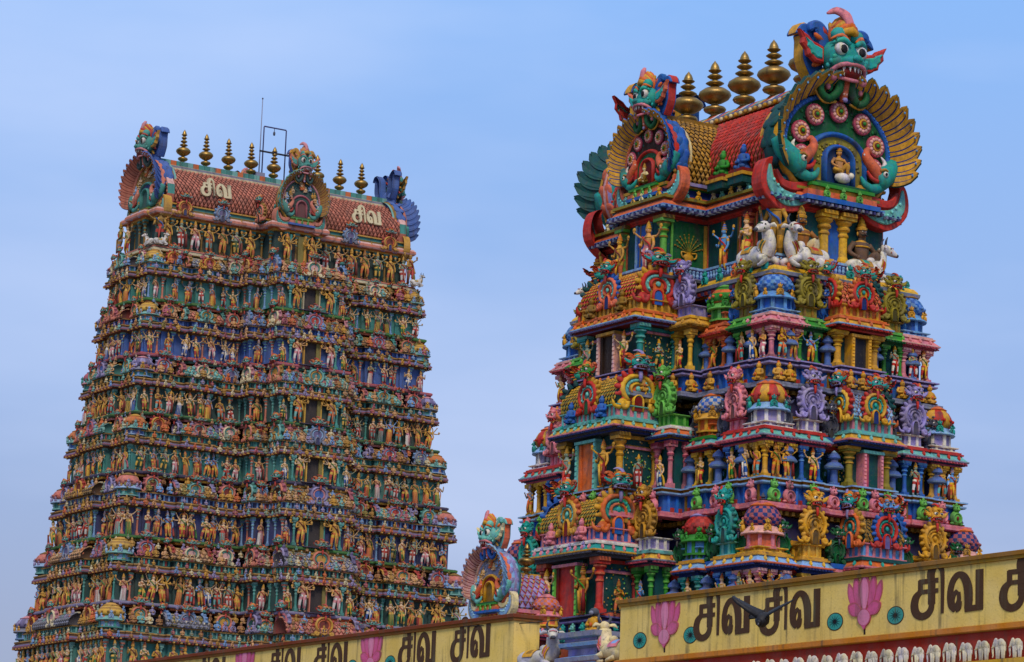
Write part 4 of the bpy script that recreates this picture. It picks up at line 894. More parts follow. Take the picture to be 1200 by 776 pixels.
    def mini(g):
        lathe(g, [(.20, 0), (.20, .08), (.13, .1), (.12, .5), (.2, .53), (.32, .56), (.34, .61), (.24, .72), (.15, .76), (.13, .86), (.22, .9), (.2, .98), (.1, 1.08), (0, 1.16)], 8, [B_[0], B_[1], B_[0], B_[2], B_[1], B_[3], B_[0], B_[0], B_[2], B_[1], B_[0], B_[0], B_[3]], PI/8)
    for x in xs: mod(('mi',), mini, 'recess_post', x, -S+.02, pz, 0, .95*wo/1.1)
    for y in (-.30*S, -.77*S, .30*S, .77*S): mod(('mi',), mini, 'recess_post', L-.0, y, pz, 0, .95*wo/1.1)
    # statues
    sd_ = 1.0*k
    face_long = sorted([f for f in figs if f[2] == 0], key=lambda f: f[0]); face_short = sorted([f for f in figs if f[2] != 0], key=lambda f: f[1])
    for lst, fn in ((face_long, 'door side'), (face_short, 'narrow side')):
        for i, (x, y, rz) in enumerate(lst):
            vi = R_.randrange(len(FIGV)); me = fig_mesh(vi, R_.randrange(4), R_.choice((2, 2, 4)))
            statue(NEAR, x, y, z0+pz, rz, me, sd_, '%s, %s from left, %s storey, nearer tower %s' % (fig_desc(vi), nth(i), nm, fn), 'niche statues on the nearer tower')
    for s in (-1, 1):
        vi = dict(upper=2, middle=11, lower=7)[nm]
        statue(NEAR, s*1.13, -S0-2.06, z0+pz-.02, .12*s, fig_mesh(vi+(s > 0), 2 if s > 0 else 1, 4), (.80*ws), 'door guardian %s of the %s doorway on the %s storey, nearer tower' % ('right' if s > 0 else 'left', {'upper': 'dark', 'middle': 'orange', 'lower': 'red'}[nm], nm), 'door guardians on the nearer tower')
    return o
for i, q in enumerate(NS): near_storey(q, i > 0)
# body below the painted storeys
g = G(); P = core_plan(8.6, 5.6)
sweep(g, P, [(.6, 0), (.6, .8), (.2, 1.0), (.1, 3.5), (.4, 3.7), (.4, 4.1), (0, 4.2), (-.1, 8.2), (.3, 8.5), (.3, 9.0), (-.3, 9.3), (-.3, 11.3)], C['grey'], True)
base = ob('base', g.mesh('base', STONE), near)

# ---------------------------------------------------------------- neck storey of the nearer tower
zn = 24.41
g = G(); P = plan(6.12, 3.12, [(-1.6, 1.6, 1.65)], [(-1.65, 1.65, .2)])
sweep(g, P, [(-.45, -.45), (-.2, -.42), (-.2, -.30), (-.02, -.28), (.0, -.22), (.10, -.20), (.12, -.08), (.07, -.06), (.05, .0), (-.05, .12), (-.3, .14)], [C['dred'], C['gold'], C['gold'], C['dpurple'], C['grey'], C['grey'], C['lteal'], C['yellow'], C['yellow'], C['orange']], True)
dentils(g, P, -.02, -.41, -.29, .2, .2, .1, [C['dred'], C['dpurple']])
Q = plan(5.1, 2.42, [(-1.25, 1.25, 1.85)], [(-1.5, 1.5, .2)])
sweep(g, Q, [(.62, .12), (.62, .22), (.5, .26), (.45, .30), (.42, .56), (.5, .60), (.5, .68), (.3, .70)], [C['dgrey'], C['grey'], C['purple'], C['dblue'], C['lilac'], C['sky'], C['grey']], True)
for x, y, rz in along(Q, .44, .16, .04):
    with g.push(x, y, .30, rz): lathe(g, [(.035, 0), (.06, .07), (.04, .15), (.06, .22), (.04, .26)], 6, C['sky'])
sweep(g, Q, [(0, .6), (0, 2.42), (.05, 2.44), (.05, 2.52), (.12, 2.54), (.12, 2.62)], [C['dteal'], C['red'], C['red'], C['dred'], C['orange']], True)
for x, y, rz in along(Q, .0, .95, .0):
    with g.push(x, y, 0, rz):
        for s in (-1, 1): box(g, s*.43-.035, s*.43+.035, -.045, .02, .68, 2.4, C['salmon'] if s < 0 else C['dgold'])
neck = ob('storey', g.mesh('storey', PAINT), near, (0, 0, zn))
def part(name, fn, parent, loc=(0, 0, 0), rz=0, sc_=1, mat=None):
    g = G(); fn(g); return ob(name, g.mesh(name, mat or PAINT), parent, loc, rz, sc_)
def neck_eave(g):
    sweep(g, Q, [(.1, 2.5), (.14, 2.56), (.14, 2.66), (.40, 2.68), (.46, 2.72), (.48, 2.80), (.44, 2.83), (.36, 2.86), (.30, 2.95), (.22, 3.05), (.2, 3.08), (.34, 3.10), (.34, 3.2), (.1, 3.22)],
          [C['red'], C['dred'], C['dpurple'], C['blue'], C['sky'], C['blue'], C['dgold'], C['orange'], C['salmon'], C['dteal'], C['dgold'], C['olive'], C['green']], True, True)
    dentils(g, Q, .40, 2.58, 2.67, .17, .26, .09, [C['dpurple'], C['grey']])
    for x, y, rz in along(Q, .43, .21, .02):
        with g.push(x, y, 2.76, rz): box(g, -.05, .05, -.055, 0, -.03, .03, C['dblue'])
part('cornice', neck_eave, neck)
for s in (-1, 1):
    for y in (-.42, .42): part('pillar', lambda g: pillar(g, 0, 0, .62, 2.5, .21, C['yellow'], C['gold']), neck, (s*5.36, y, 0), 0)
    part('pillar', lambda g: pillar(g, 0, 0, .62, 2.5, .16, C['lgreen'], C['dgold']), neck, (s*1.2, -4.3, 0))
    part('pillar', lambda g: pillar(g, 0, 0, .62, 2.5, .13, C['salmon'], C['dred']), neck, (s*3.9, -2.46, 0))
    part('doorway', lambda g: box(g, -.26, .26, -.03, .05, .66, 2.4, C['blue']), neck, (s*5.31, 0, 0), s*PI/2)
part('doorway', lambda g: (box(g, -.36, .36, -.03, .05, .66, 2.35, C['blue']), box(g, -.46, -.36, -.08, .05, .66, 2.4, C['sky']), box(g, .36, .46, -.08, .05, .66, 2.4, C['sky'])), neck, (0, -4.28, 0))
def vase_panel(g):
    box(g, -.78, .78, -.05, .03, .72, 2.36, C['dgreen']); box(g, -.78, -.7, -.09, -.04, .72, 2.36, C['lgreen']); box(g, .66, .78, -.10, -.04, .72, 2.36, C['gold'])
    with g.push(0, -.06, .84, 0, (1, .35, 1)): lathe(g, [(.1, 0), (.16, .03), (.07, .08), (.2, .22), (.22, .32), (.12, .42), (.17, .46)], 12, C['gold'], smooth=True)
    for s in (-1, 1): tube(g, cat([(s*.12, -.1, 1.26), (s*.32, -.1, 1.28), (s*.3, -.1, 1.12), (s*.2, -.1, 1.08)], 3), .03, C['gold'], 5)
    for k in range(9):
        a = math.radians(-75+150*k/8); tube(g, cat([(0, -.07, 1.3), (.3*math.sin(a), -.08, 1.3+.32*math.cos(a)), (.62*math.sin(a), -.07, 1.36+.62*math.cos(a)*.95)], 3), .014, C['olive'], 4)
        for q in (.55, .8, 1): ell(g, (.62*q*math.sin(a), -.07, 1.32+.62*q*math.cos(a)), (.04, .03, .04), C['olive'] if k % 2 else C['dgold'], 5, 4)
for s in (-1, 1): part('painted_panel', vase_panel, neck, (s*1.25, -3.28, 0), s*PI/2)
ANT = {c: cached(('antefix', c), lambda g: anteflower(g, C[c], C['dteal'])) for c in ('turq', 'orange', 'cream', 'lteal', 'gold')}
for i, (x, y, rz) in enumerate(along(P, .02, .82, .1)): ob('antefix', ANT['turq' if i % 3 else 'orange'], neck, (x, y, .0), rz)

# ---------------------------------------------------------------- roof of the nearer tower
zr = zn+3.2
g = G()
sweep(g, Q, [(.02, 0), (.05, .03), (.05, .12), (-.04, .16), (-.04, .40), (.06, .44), (.08, .54), (-.05, .58), (-.12, .62)], [C['red'], C['orange'], C['dpurple'], C['dblue'], C['green'], C['gold'], C['olive'], C['grey']], True)
vault(g, 5.35, 2.3, 3.1, .6, sh(C['red'], .9), C['ochre'], C['red'], .23, .23, True, 1.1, False, .43)
roof = ob('roof', g.mesh('roof', PAINT), near, (0, 0, zr))
def ridge_beam(g):
    box(g, -5.4, 5.4, -.52, .52, 3.86, 4.0, C['grey']); box(g, -5.4, 5.4, -.66, .66, 3.72, 3.86, C['dgold'])
    cs = [C['red'], C['white'], C['blue'], C['salmon'], C['lteal'], C['gold']]
    for i in range(36):
        x = -5.25+10.5*i/36
        for s in (-1, 1): g.add([(x, s*.52, 4.0), (x+.29, s*.52, 4.0), (x+.42, s*.2, 4.24), (x+.13, s*.2, 4.24)], [(0, 1, 2, 3) if s < 0 else (3, 2, 1, 0)], cs[i % 6], False); ell(g, (x+.15, s*.7, 3.79), (.09, .07, .09), C['gold'] if i % 2 else C['cream'], 6, 4)
    g.add([(-5.25, -.2, 4.24), (5.4, -.2, 4.24), (5.4, .2, 4.24), (-5.25, .2, 4.24)], [(0, 1, 2, 3)], C['grey'], False)
part('ridge', ridge_beam, roof)
for s in (-1, 1):
    def dorm(g):
        vault(g, 1.62, 1.36, 2.6, .6, C['ochre'], C['dbrown'], C['gold'], .2, .2, True, 1.1, False)
        box(g, -1.6, 1.6, -.25, .25, 3.17, 3.31, C['dgold']); box(g, -1.6, 1.6, -1.45, -1.3, .5, .62, C['lilac']); box(g, -1.6, 1.6, 1.3, 1.45, .5, .62, C['lilac'])
    part('dormer_vault', dorm, roof, (0, s*2.55, 0), PI/2)
giant('gA', GP_A, roof, (5.42, 0, -.05), PI/2, .96)
giant('gL', GP_L, roof, (-5.42, 0, -.05), -PI/2, .96)
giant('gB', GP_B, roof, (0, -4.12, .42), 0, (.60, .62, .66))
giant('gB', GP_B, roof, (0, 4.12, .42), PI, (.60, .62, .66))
for i, (x, c) in enumerate(((2.35, 'green'), (3.55, 'blue'), (-2.35, 'green'), (-3.55, 'blue'))):
    part('seated_lion', lambda g: (box(g, -.24, .24, -.2, .18, -.08, 0, C['dred']), box(g, -.28, .28, -.24, .18, -.15, -.08, C['gold']), box(g, -.25, .25, -.21, .18, -.3, -.15, C['dteal']), antefig(g, C[c], sh(C[c], 1.3))), roof, (x, -2.6, .78), 0, 1.75)
for i, (x, y, rz) in enumerate(along(Q, .16, .5, .12)): ob('antefix', ANT[('cream', 'lteal', 'gold')[i % 3]], roof, (x, y, -.05), rz, .8)
for i in range(5):
    x = -3.6+1.8*i
    finial(1, NEAR.w(x, 0, zr+4.2), 1.0, '%s brass pot finial from the left on the red ridge of the nearer tower' % nth(i), 'brass finials on the nearer tower')

# ---------------------------------------------------------------- statues round the neck and roof of the nearer tower
def nst(x, y, z, rz, me, s, label, name='statue', group='large statues round the neck of the nearer tower'): return statue(NEAR, x, y, z, rz, me, s, label, group, name)
zf = zn+.12
bm = cached(('bull', 0), lambda g: bull(g, C['white'], C['turq'], C['gold'], C['dgreen'], 1.35)); bm3 = cached(('bull', 2), lambda g: bull(g, C['white'], C['turq'], C['ochre'], C['red'], .25)); bm2 = cached(('bull', 1), lambda g: (g.push(sx=-1).__enter__(), bull(g, C['white'], C['red'], C['ochre'], C['red'], 1.35), g.__exit__()))
def bl(x, y, rz, me, s, label): return tag(ob('bull_statue', me, None, NEAR.w(x, y, zf), NEAR.rz+rz, s), label, 'bull statue', 'white bulls at the corners of the nearer tower')
bl(5.0, -3.0, 0, bm, 1.7, 'white reclining bull with teal saddle at the near corner below a gold standing giant')
bl(6.0, -1.72, PI/2, bm2, 1.7, 'white reclining bull with red saddle at the near corner below a grey seated figure')
bl(5.8, 1.15, PI/2, bm3, 1.6, 'white bull with horns facing away at the right corner beside a dark seated figure')
bl(-5.2, -2.9, 0, bm2, 1.15, 'white bull at the left corner of the nearer tower under a gold figure')
nst(5.25, -2.45, zf+.3, .45, cached(('giant', 0), lambda g: figure(g, C['ochre'], C['gold'], C['dgold'], C['turq'], 1, 2, False, C['blue'], None)), 2.35, 'big gold giant in a teal crown standing behind two white bulls')
se1 = cached(('seat', 0), lambda g: seated(g, sh(C['bskin'], .8), C['cream'], C['gold'], True, True)); se2 = cached(('seat', 1), lambda g: seated(g, C['dskin'], C['dskin'], C['gold'], True, True)); se3 = cached(('seat', 2), lambda g: seated(g, C['ochre'], C['dgold'], C['red'], True, True, 1))
nst(5.55, -1.55, zf+.5, PI/2-.3, se1, 2.05, 'grey brown bearded figure seated behind the red saddled bull')
nst(5.5, 1.15, zf+.45, PI/2, se2, 2.1, 'dark potbellied figure with moustache seated under the red tail of the great gable')
nst(-5.5, -2.5, zf+.5, -.4, se3, 2.1, 'gold figure with red crown and raised hand at the left corner of the nearer tower')
for (x, y, rz, z, me, s, lb) in ((4.15, -2.85, 0, .25, fig_mesh(3, 3), 1.75, 'woman in red beside the gold giant at the neck of the nearer tower'), (2.85, -2.85, 0, .25, fig_mesh(6, 0, 4), 1.6, 'blue figure in orange standing between the vase panel and a red pilaster'),
    (.92, -4.75, .2, .2, fig_mesh(5, 2, 4), 1.75, 'tan guardian in white right of the blue doorway below the central lion mask'), (-.85, -4.75, 0, .2, fig_mesh(0, 1, 4), 1.6, 'gold guardian in orange left of the blue doorway below the central lion mask'),
    (-1.45, -4.3, -.4, .2, fig_mesh(10, 3), 1.3, 'small gold figure at the left edge of the central bay below the roof'), (-2.9, -2.85, 0, .25, fig_mesh(1, 1), 1.6, 'pale figure in teal left of the central bay below the roof')):
    nst(x, y, zf+z, rz, me, s, lb)
def rider(g):
    with g.push(0, 0, .28): seated(g, C['skin'], C['gold'], C['red'], False, False)
    ell(g, (.05, -.12, .16), (.3, .16, .16), C['white'], 8, 6); ell(g, (.28, -.22, .24), (.11, .1, .1), C['white'], 7, 5)
nst(5.62, 0, zr+.33, PI/2, cached(('rider', 0), rider), 1.18, 'tan god seated on a small white bull inside the blue niche of the great gable')
def rider2(g):
    with g.push(0, 0, .1): seated(g, C['cream'], C['dgold'], C['dgold'], False, False)
nst(0, -4.36, zr+.62, 0, cached(('rider', 1), rider2), .8, 'small cream figure seated in the niche below the central lion mask')

# ============================================================ writing: the word painted along the wall
GLY = [([(.44, .87), (.44, .3)], [.075]), ([(.13, .86), (.60, .86)], [.05]), ([(.165, .9), (.165, .62)], [.05]), ([(.10, .615), (.60, .615)], [.045]),
       ([(.17, .62), (.06, .50), (.02, .30), (.07, .11), (.20, .03), (.34, .07), (.43, .2), (.445, .4)], [.05, .075, .08, .08, .075, .07, .06, .05]),
       ([(.435, .84), (.42, 1.02), (.47, 1.17), (.57, 1.22), (.66, 1.14), (.70, .98), (.705, .5), (.70, .06)], [.07, .08, .08, .065, .05, .04, .033, .03]),
       ([(1.09, .52), (1.10, .34), (1.04, .2), (.97, .22), (.95, .34), (.99, .48), (1.06, .56)], [.035, .04, .045, .04, .04, .04, .035]),
       ([(1.02, .10), (.92, .22), (.89, .5), (.95, .78), (1.08, .93), (1.22, .86), (1.31, .62), (1.33, .3), (1.31, .10)], [.06, .065, .06, .06, .06, .075, .085, .08, .07]),
       ([(1.02, .10), (1.10, .14), (1.13, .30)], [.05, .045, .03]), ([(1.24, .10), (1.66, .115)], [.06]), ([(1.585, .06), (1.585, 1.0)], [.075])]
def word(g, col, yf=-.006, thick=.005):
    for i, (P, w) in enumerate(GLY):
        w = [x*1.18 for x in w]
        P = [P[0], ((P[0][0]+P[1][0])/2, (P[0][1]+P[1][1])/2), P[1]] if len(P) == 2 else P
        ribbon(g, P, w if len(w) > 1 else [w[0], w[0]], yf-.0006*i, yf+thick, col, bev=0)

# ============================================================ the farther tower
far = tower_root(FAR, 'taller farther temple tower with rows of small painted figures and nine brass finials')
ZL = [40.92, 37.69, 34.33, 30.78, 27.25, 23.44, 19.6, 15.6]
ST = [0, .48, .83, 1.24, 1.72, 2.2, 2.75, 3.4]
def far_plan(L, S, e=0): return plan(L, S, [(-.90*L, -.76*L, .16), (-.70*L, -.50*L, .3), (-3.5, -2.35, 1.35), (-2.35, 2.35, 2.85), (2.35, 3.5, 1.35), (.50*L, .70*L, .3), (.76*L, .90*L, .16)], [(-S*.42, S*.42, .4)])
FPAL = [multi('lilac', 'dpink', 'sky', 'red', 'dblue', cr='lilac'), multi('red', 'gold', 'orange', 'dred', 'dblue', sk='teal'), multi('lblue', 'grey', 'sky', 'purple', 'dblue', lip='red'), multi('pink', 'cream', 'turq', 'lpink', 'dred'), multi('ochre', 'salmon', 'teal', 'gold', 'dark'),
        multi('turq', 'lteal', 'gold', 'teal', 'dteal'), multi('dpink', 'salmon', 'lteal', 'dred', 'dark'), multi('purple', 'lilac', 'pink', 'blue', 'dblue')]
def fcrest(i, w=1.15, h=1.4): i %= len(FPAL); return cached(('fcr', i, w, h), lambda g: crest(g, w, h, FPAL[i], simple=True))
DPAL = [EV('turq', 'lteal', 'sky', 'salmon', 'dpink', 'lilac', 'dgold'), EV('sky', 'turq', 'lteal', 'yellow', 'ochre', 'sky', 'gold'), EV('teal', 'lblue', 'grey', 'lilac', 'purple', 'gold', 'pink'), EV('turq', 'lteal', 'pink', 'dpink', 'lblue', 'turq', 'lilac'), EV('blue', 'sky', 'lteal', 'orange', 'ochre', 'lteal', 'gold')]
def fdome(i): i %= 5; return cached(('fdm', i), lambda g: dome(g, 1.35, 1.45, DPAL[i], i % 4))
VPAL = [('ochre', 'brown', 'cream'), ('grey', 'dgrey', 'cream'), ('salmon', 'dred', 'skin'), ('bskin', 'brown', 'gold'), ('lteal', 'teal', 'gold'), ('skin', 'brown', 'ochre')]
def fvault(i, L, r): i %= 6; return cached(('fv', i, L, r), lambda g: vault(g, L, r, r*1.25, 0, *[C[c] for c in VPAL[i]], .24, .22, True, 1.1, True))
def ffig(i, pose, arms=2, robe=False): return fig_mesh(i, pose, arms, robe, False)
LEDC = [('green', 'dgreen', 'salmon'), ('dpink', 'red', 'teal'), ('dgreen', 'green', 'pink'), ('dpurple', 'dgrey', 'yellow'), ('green', 'dgreen', 'gold'), ('lilac', 'grey', 'orange'), ('dgreen', 'green', 'gold')]
WALLC = ['teal', 'blue', 'dteal', 'teal', 'dblue', 'dteal', 'teal']
POST = ['lblue', 'blue', 'turq', 'turq', 'lblue', 'turq', 'lteal']
def far_storey(i):
    z0, z1 = ZL[i+1], ZL[i]; H = z1-z0; st = ST[i+1]; L, S = 8.94+st, 2.45+st*1.1; k = H/3.5
    P = far_plan(L, S); rr = random.Random(100+i)
    a, b, c = (C[x] for x in LEDC[i]); wc = C[WALLC[i]]; po = C[POST[i]]
    g = G()
    sweep(g, P, [(-.5, -.34), (-.05, -.30), (-.02, -.24), (.04, -.20), (.10, -.18), (.15, -.12), (.16, -.03), (.08, .02), (-.3, .03)], [C['dred'], c, c, C['dark'], a, a, b, a], False)
    sweep(g, P, [(-.30, .0), (-.30, 1.5*k), (-.16, 1.53*k), (-.13, 1.58*k), (-.04, 1.6*k), (.06, 1.62*k), (.09, 1.67*k), (.09, 1.72*k), (.02, 1.80*k), (-.02, 1.88*k), (.02, 1.9*k), (.02, 1.97*k), (-.12, 2.0*k)],
          [wc, C['dgold'], C['brown'], C['dred'], C['brown'], C['grey'], sh(C['dpink'], .8), C['purple'], C['brown'], C['dred'], C['ochre'], po], False)
    sweep(g, P, [(-.18, 2.0*k), (-.18, 2.28*k), (-.06, 2.30*k), (-.04, 2.36*k), (-.2, 2.4*k)], [sh(wc, .8), po, C['ochre'], C['brown']], True)
    dentils(g, P, .06, 1.55*k, 1.625*k, .22, .12, .1, [C['dred'], C['gold']])
    for j, (x, y, rz) in enumerate(along(P, -.17, .27, .02)):
        with g.push(x, y, 0, rz): box(g, -.05, .05, -.06, .02, 2.02*k, 2.29*k, po); (box(g, .08, .21, -.02, .02, 2.03*k, 2.27*k, C['red']) if j % 4 == 1 else None)
    L2, S2 = 8.94+ST[i], 2.45+ST[i]*1.1
    sweep(g, far_plan(L2, S2), [(-.62, 2.36*k), (-.62, 2.9*k), (-.5, 2.92*k), (-.5, 3.05*k), (-.62, 3.07*k), (-.62, H-.3)], [C['dpurple'], C['salmon'], C['dgold'], C['teal'], C['brown']], True)
    for j, (x, y, rz) in enumerate(along(P, -.28, .62, .05)):
        if abs(x+.31) < 1.0 and y < -S-2: continue
        with g.push(x, y, .02, rz): pillar(g, .31, -.03, 0, 1.5*k, .075, po if j % 3 else C['salmon'], C['lteal'])
    o = ob('storey', g.mesh('storey', PAINT), far, (0, 0, z0))
    # crowded little ornaments on cornice and parapet
    g = G(); cs = [C[x] for x in ('orange', 'lilac', 'skin', 'lteal', 'dpink', 'gold', 'skin', 'lblue', 'gskin', 'cream', 'olive', 'ochre', 'bskin')]
    tem = []
    for c_ in cs:
        t1, t2 = G(), G(); anteflower(t1, c_, C['dred']); antefig(t2, c_, C['gold']); tem.append((t1, t2))
    def stamp(x, y, z, rz, sc_, w):
        t = tem[rr.randrange(len(tem))][w]
        with g.push(x, y, z, rz, sc_):
            m = g.M[-1]; V = np.concatenate(t.V) @ m[:3, :3].T+m[:3, 3]; o_ = g.n; g.V.append(V); g.n += len(V)
            g.F += [[o_+q for q in f] for f in t.F]; g.K += t.K; g.S += t.S
    for o1, z, stp, s1, w in ((.10, 1.64*k, .46, .72, 0), (.02, 1.98*k, .55, .62, 1), (-.02, 2.40*k, .46, 1.05, 1), (-.35, 2.9*k, .5, .85, 1), (.12, -.24, .62, .5, 0)):
        for x, y, rz in along(P, o1, stp, .08):
            if y < S*.6: stamp(x, y, z, rz, s1*rr.uniform(.8, 1.2), w if rr.random() < .7 else 1-w)
    s = ob('ornament_rows', g.mesh('ornament_rows', PAINT), o); s['kind'] = 'stuff'
    def mod(name, me, x, y, z, rz, sc_=1): return ob(name, me, o, (x, y, z), rz, sc_)
    hz = 2.36*k
    for s in (-1, 1):
        mod('turret_dome', fdome(i+rr.randrange(2)), s*(L-.55), -S+.55, hz-.32, PI/8, k); mod('turret_dome', fdome(i+rr.randrange(2)), s*(L-.55), S-.55, hz-.32, PI/8, k)
        mod('gable_crest', fcrest(i*3+rr.randrange(3)), s*.83*L, -S+.1, hz, 0, k)
        mod('gable_crest', fcrest(i*3+2+rr.randrange(3)), s*.395*L, -S+.1, hz, 0, k)
        x = s*.6*L; vv = i+rr.randrange(3)
        mod('barrel_roof', fvault(vv, 1.25, .5), x, -S+.22, hz, 0, k); mod('gable_crest', fcrest(i+rr.randrange(8)), x, -S-.32, hz-.02, 0, (k*.95, k, k*.85))
        for q in (-1, 1): mod('gable_crest', fcrest(i+4), x+q*1.25, -S+.22, hz-.02, q*PI/2, (k, k, k*.86))
        mod('barrel_roof', fvault(vv+3, .5, .55), s*2.95, -S-.75, hz, 0, k); mod('gable_crest', fcrest(i+1, 1.35, 1.55), s*3.46, -S-.75, hz-.03, s*PI/2, k)
        mod('gable_crest', fcrest(i+6), s*2.95, -S-1.3, hz, 0, k*.8)
        mod('gable_crest', fcrest(i+2, 1.6, 1.7), s*2.3, -S-2.05, hz-.03, s*PI/2, k)
        mod('barrel_roof', fvault(vv, S*.36, .5), s*(L-.05), 0, hz, PI/2, k); mod('gable_crest', fcrest(i+5), s*(L+.5), 0, hz, s*PI/2, k)
        for q in (-1, 1): mod('gable_crest', fcrest(i+3), s*L, q*S*.62, hz, s*PI/2, k*.92)
    mod('barrel_roof', fvault(i+2, 2.2, .62), 0, -S-2.15, hz, 0, k); mod('gable_crest', fcrest(i*5+3, 1.35, 1.6), 0, -S-2.88, hz-.05, 0, k)
    for q in (-1.35, 1.35): mod('gable_crest', fcrest(i+int(q)), q, -S-2.8, hz-.05, 0, .55*k)
    def fdoor(g):
        dw, dh = 1.0, 1.46*k; jc = C[('cream', 'gold', 'yellow', 'yellow', 'turq', 'salmon', 'turq')[i]]
        for s in (-1, 1): box(g, s*(dw/2+.04)-.04, s*(dw/2+.04)+.04, -.10, .1, 0, dh, jc); pillar(g, s*(dw/2+1.02), -.2, 0, dh+.05, .09, C['turq'], C['lteal'])
        box(g, -dw/2-.5, dw/2+.5, -.32, .1, dh+.05, dh+.14, jc); box(g, -dw/2, dw/2, .0, .06, 0, dh, C['dark'])  # dark panel proud of the wall paints in the shade of the opening
        box(g, dw/2-.22, dw/2-.0, -.09, -.02, 0.01, dh, C['olive']); box(g, -dw/2-.5, dw/2+.5, -.5, .1, -.04, .0, C['dpurple'])
    mod('doorway', cached(('fdoor', i), fdoor), 0, -S-2.85+.22, .04, 0)
    # figures
    row = ORD[i+1]; stuffy = i == 6
    pos = []
    for x, y, rz in along(P, -.08, .56, .06):
        if abs(rz) < .01 and y < 0 and not (abs(x) < 2.2 and y < -S-2): pos.append((x, y, rz))
    side = [p for p in along(P, -.10, .66, .1) if abs(p[2]+PI/2) < .01 and p[0] < -L+.5]
    pos.sort(); side.sort(key=lambda p: -p[1])
    if stuffy:
        g = G()
        for x, y, rz in pos+side:
            me = ffig(rr.randrange(12), rr.randrange(4)); V = np.empty(len(me.vertices)*3); me.vertices.foreach_get('co', V); cl = np.empty(len(me.loops)*4, np.float32); me.color_attributes[0].data.foreach_get('color', cl)
            cl = cl.reshape(-1, 4)
            with g.push(x, y, .03, rz, 1.35*k): g.add(V.reshape(-1, 3), [tuple(p.vertices) for p in me.polygons], [tuple(cl[p.loop_start][:3]) for p in me.polygons])
        o2 = ob('statue_crowd', g.mesh('statue_crowd', PAINT), None, FAR.w(0, 0, z0), FAR.rz)
        tag(o2, 'lowest crowd of small figures on the farther tower, mostly hidden behind the yellow wall', 'statue crowd', None, 'stuff')
    else:
        for lst, wh in ((pos, 'front'), (side, 'left side')):
            for j, (x, y, rz) in enumerate(lst):
                x += rr.uniform(-.09, .09) if wh == 'front' else 0; y += rr.uniform(-.06, .06)
                v = rr.randrange(12); rb = rr.random() < .25; sc_ = k*rr.uniform(1.22, 1.42)
                statue(FAR, x, y, z0+.03, rz, ffig(v, rr.randrange(4), rr.choice((2, 2, 4, 6)), rb), (sc_*rr.uniform(.92, 1.15), sc_, sc_), '%s, %s from left, %s row down, farther tower %s' % (fig_desc(v), nth(j), row, wh), 'small statues in rows on the farther tower').rotation_euler = (0, rr.uniform(-.13, .13), FAR.rz+rz+rr.uniform(-.5, .5))
    if not stuffy:
        for s in (-1, 1):
            v = (0, 5, 10, 3)[i % 4]
            statue(FAR, s*1.12, -S-2.85-.02, z0+.04, 0, ffig(v, 1, 8), 1.62*k, 'many armed guardian %s of the doorway in the %s figure row down, farther tower' % ('right' if s > 0 else 'left', row), 'many armed door guardians on the farther tower')
            statue(FAR, s*2.05, -S-2.85+.02, z0+.04, 0, ffig(v+4, 0), 1.15*k, 'attendant at the %s door bay corner in the %s row down, farther tower' % ('right' if s > 0 else 'left', row), 'door bay attendants on the farther tower')
for i in range(7): far_storey(i)
g = G(); sweep(g, far_plan(12.2, 6.2), [(.6, 0), (.6, 1.2), (.2, 1.5), (.0, 6.5), (.4, 6.8), (.4, 7.3), (0, 7.5), (-.2, 13.6), (.2, 14.0), (.2, 14.6), (-.2, 15.4)], C['grey'], True)
ob('base', g.mesh('base', STONE), far)

# ---------------------------------------------------------------- neck and roof of the farther tower
zn2 = ZL[0]
g = G(); L, S = 8.94, 2.5
P = plan(L, S, [(-2.0, 2.0, 1.4)], [(-1.3, 1.3, .25)])
sweep(g, P, [(-.5, -.5), (-.1, -.45), (-.08, -.30), (.05, -.26), (.10, -.20), (.10, -.06), (.02, .0), (.02, .08), (-.3, .1)], [C['teal'], C['yellow'], C['dteal'], C['gold'], C['cream'], C['dteal'], C['salmon'], C['grey']], True)
sweep(g, P, [(-.55, .05), (-.55, 1.92), (-.3, 1.94), (-.3, 2.04), (-.1, 2.06), (-.05, 2.1), (-.0, 2.18), (-.02, 2.32), (-.12, 2.44), (-.25, 2.48), (-.25, 2.58)], [C['dteal'], C['yellow'], C['gold'], C['orange'], C['salmon'], C['lpink'], C['salmon'], C['lpink'], C['turq'], C['dgold']], True)
for x, y, rz in along(P, -.5, .66, .1):
    with g.push(x, y, .08, rz): pillar(g, .33, -.05, 0, 1.86, .08, C['dgold'], C['turq'])
for j, (x, y, rz) in enumerate(along(P, -.12, .8, .1)):
    with g.push(x, y, 2.04, rz, .85): anteflower(g, C['lblue'] if j % 3 else C['gold'], C['dblue'])
neck2 = ob('storey', g.mesh('storey', PAINT), far, (0, 0, zn2))
part('doorway', lambda g: (box(g, -.42, .42, -.02, .05, 0, 1.66, C['dark']), box(g, .05, .42, -.2, -.03, 0, 1.66, C['olive']), box(g, .42, .55, -.25, .05, 0, 1.7, C['gold']), box(g, -.55, -.42, -.25, .05, 0, 1.7, C['turq'])), neck2, (0, -S-1.4+.48, .1))  # dark box on the wall stands in for shade inside the doorway
rr = random.Random(5)
pp = sorted([p for p in along(P, -.12, .92, .25) if abs(p[2]) < .01 and p[1] < 0 and not (abs(p[0]) < 1.1 and p[1] < -3)])
for j, (x, y, rz) in enumerate(pp):
    v = (0, 11, 5, 10, 8, 2)[j % 6]
    statue(FAR, x, y, zn2+.1, rz, ffig(v, j+1, 4), 1.64, '%s, %s from left, topmost row, farther tower front' % (fig_desc(v), nth(j)), 'small statues in rows on the farther tower')
for s in (-1, 1): statue(FAR, s*.85, -S-1.4+.06, zn2+.1, 0, ffig(0, 1, 8), 1.5, 'gold guardian %s of the topmost doorway of the farther tower' % ('right' if s > 0 else 'left'), 'many armed door guardians on the farther tower')
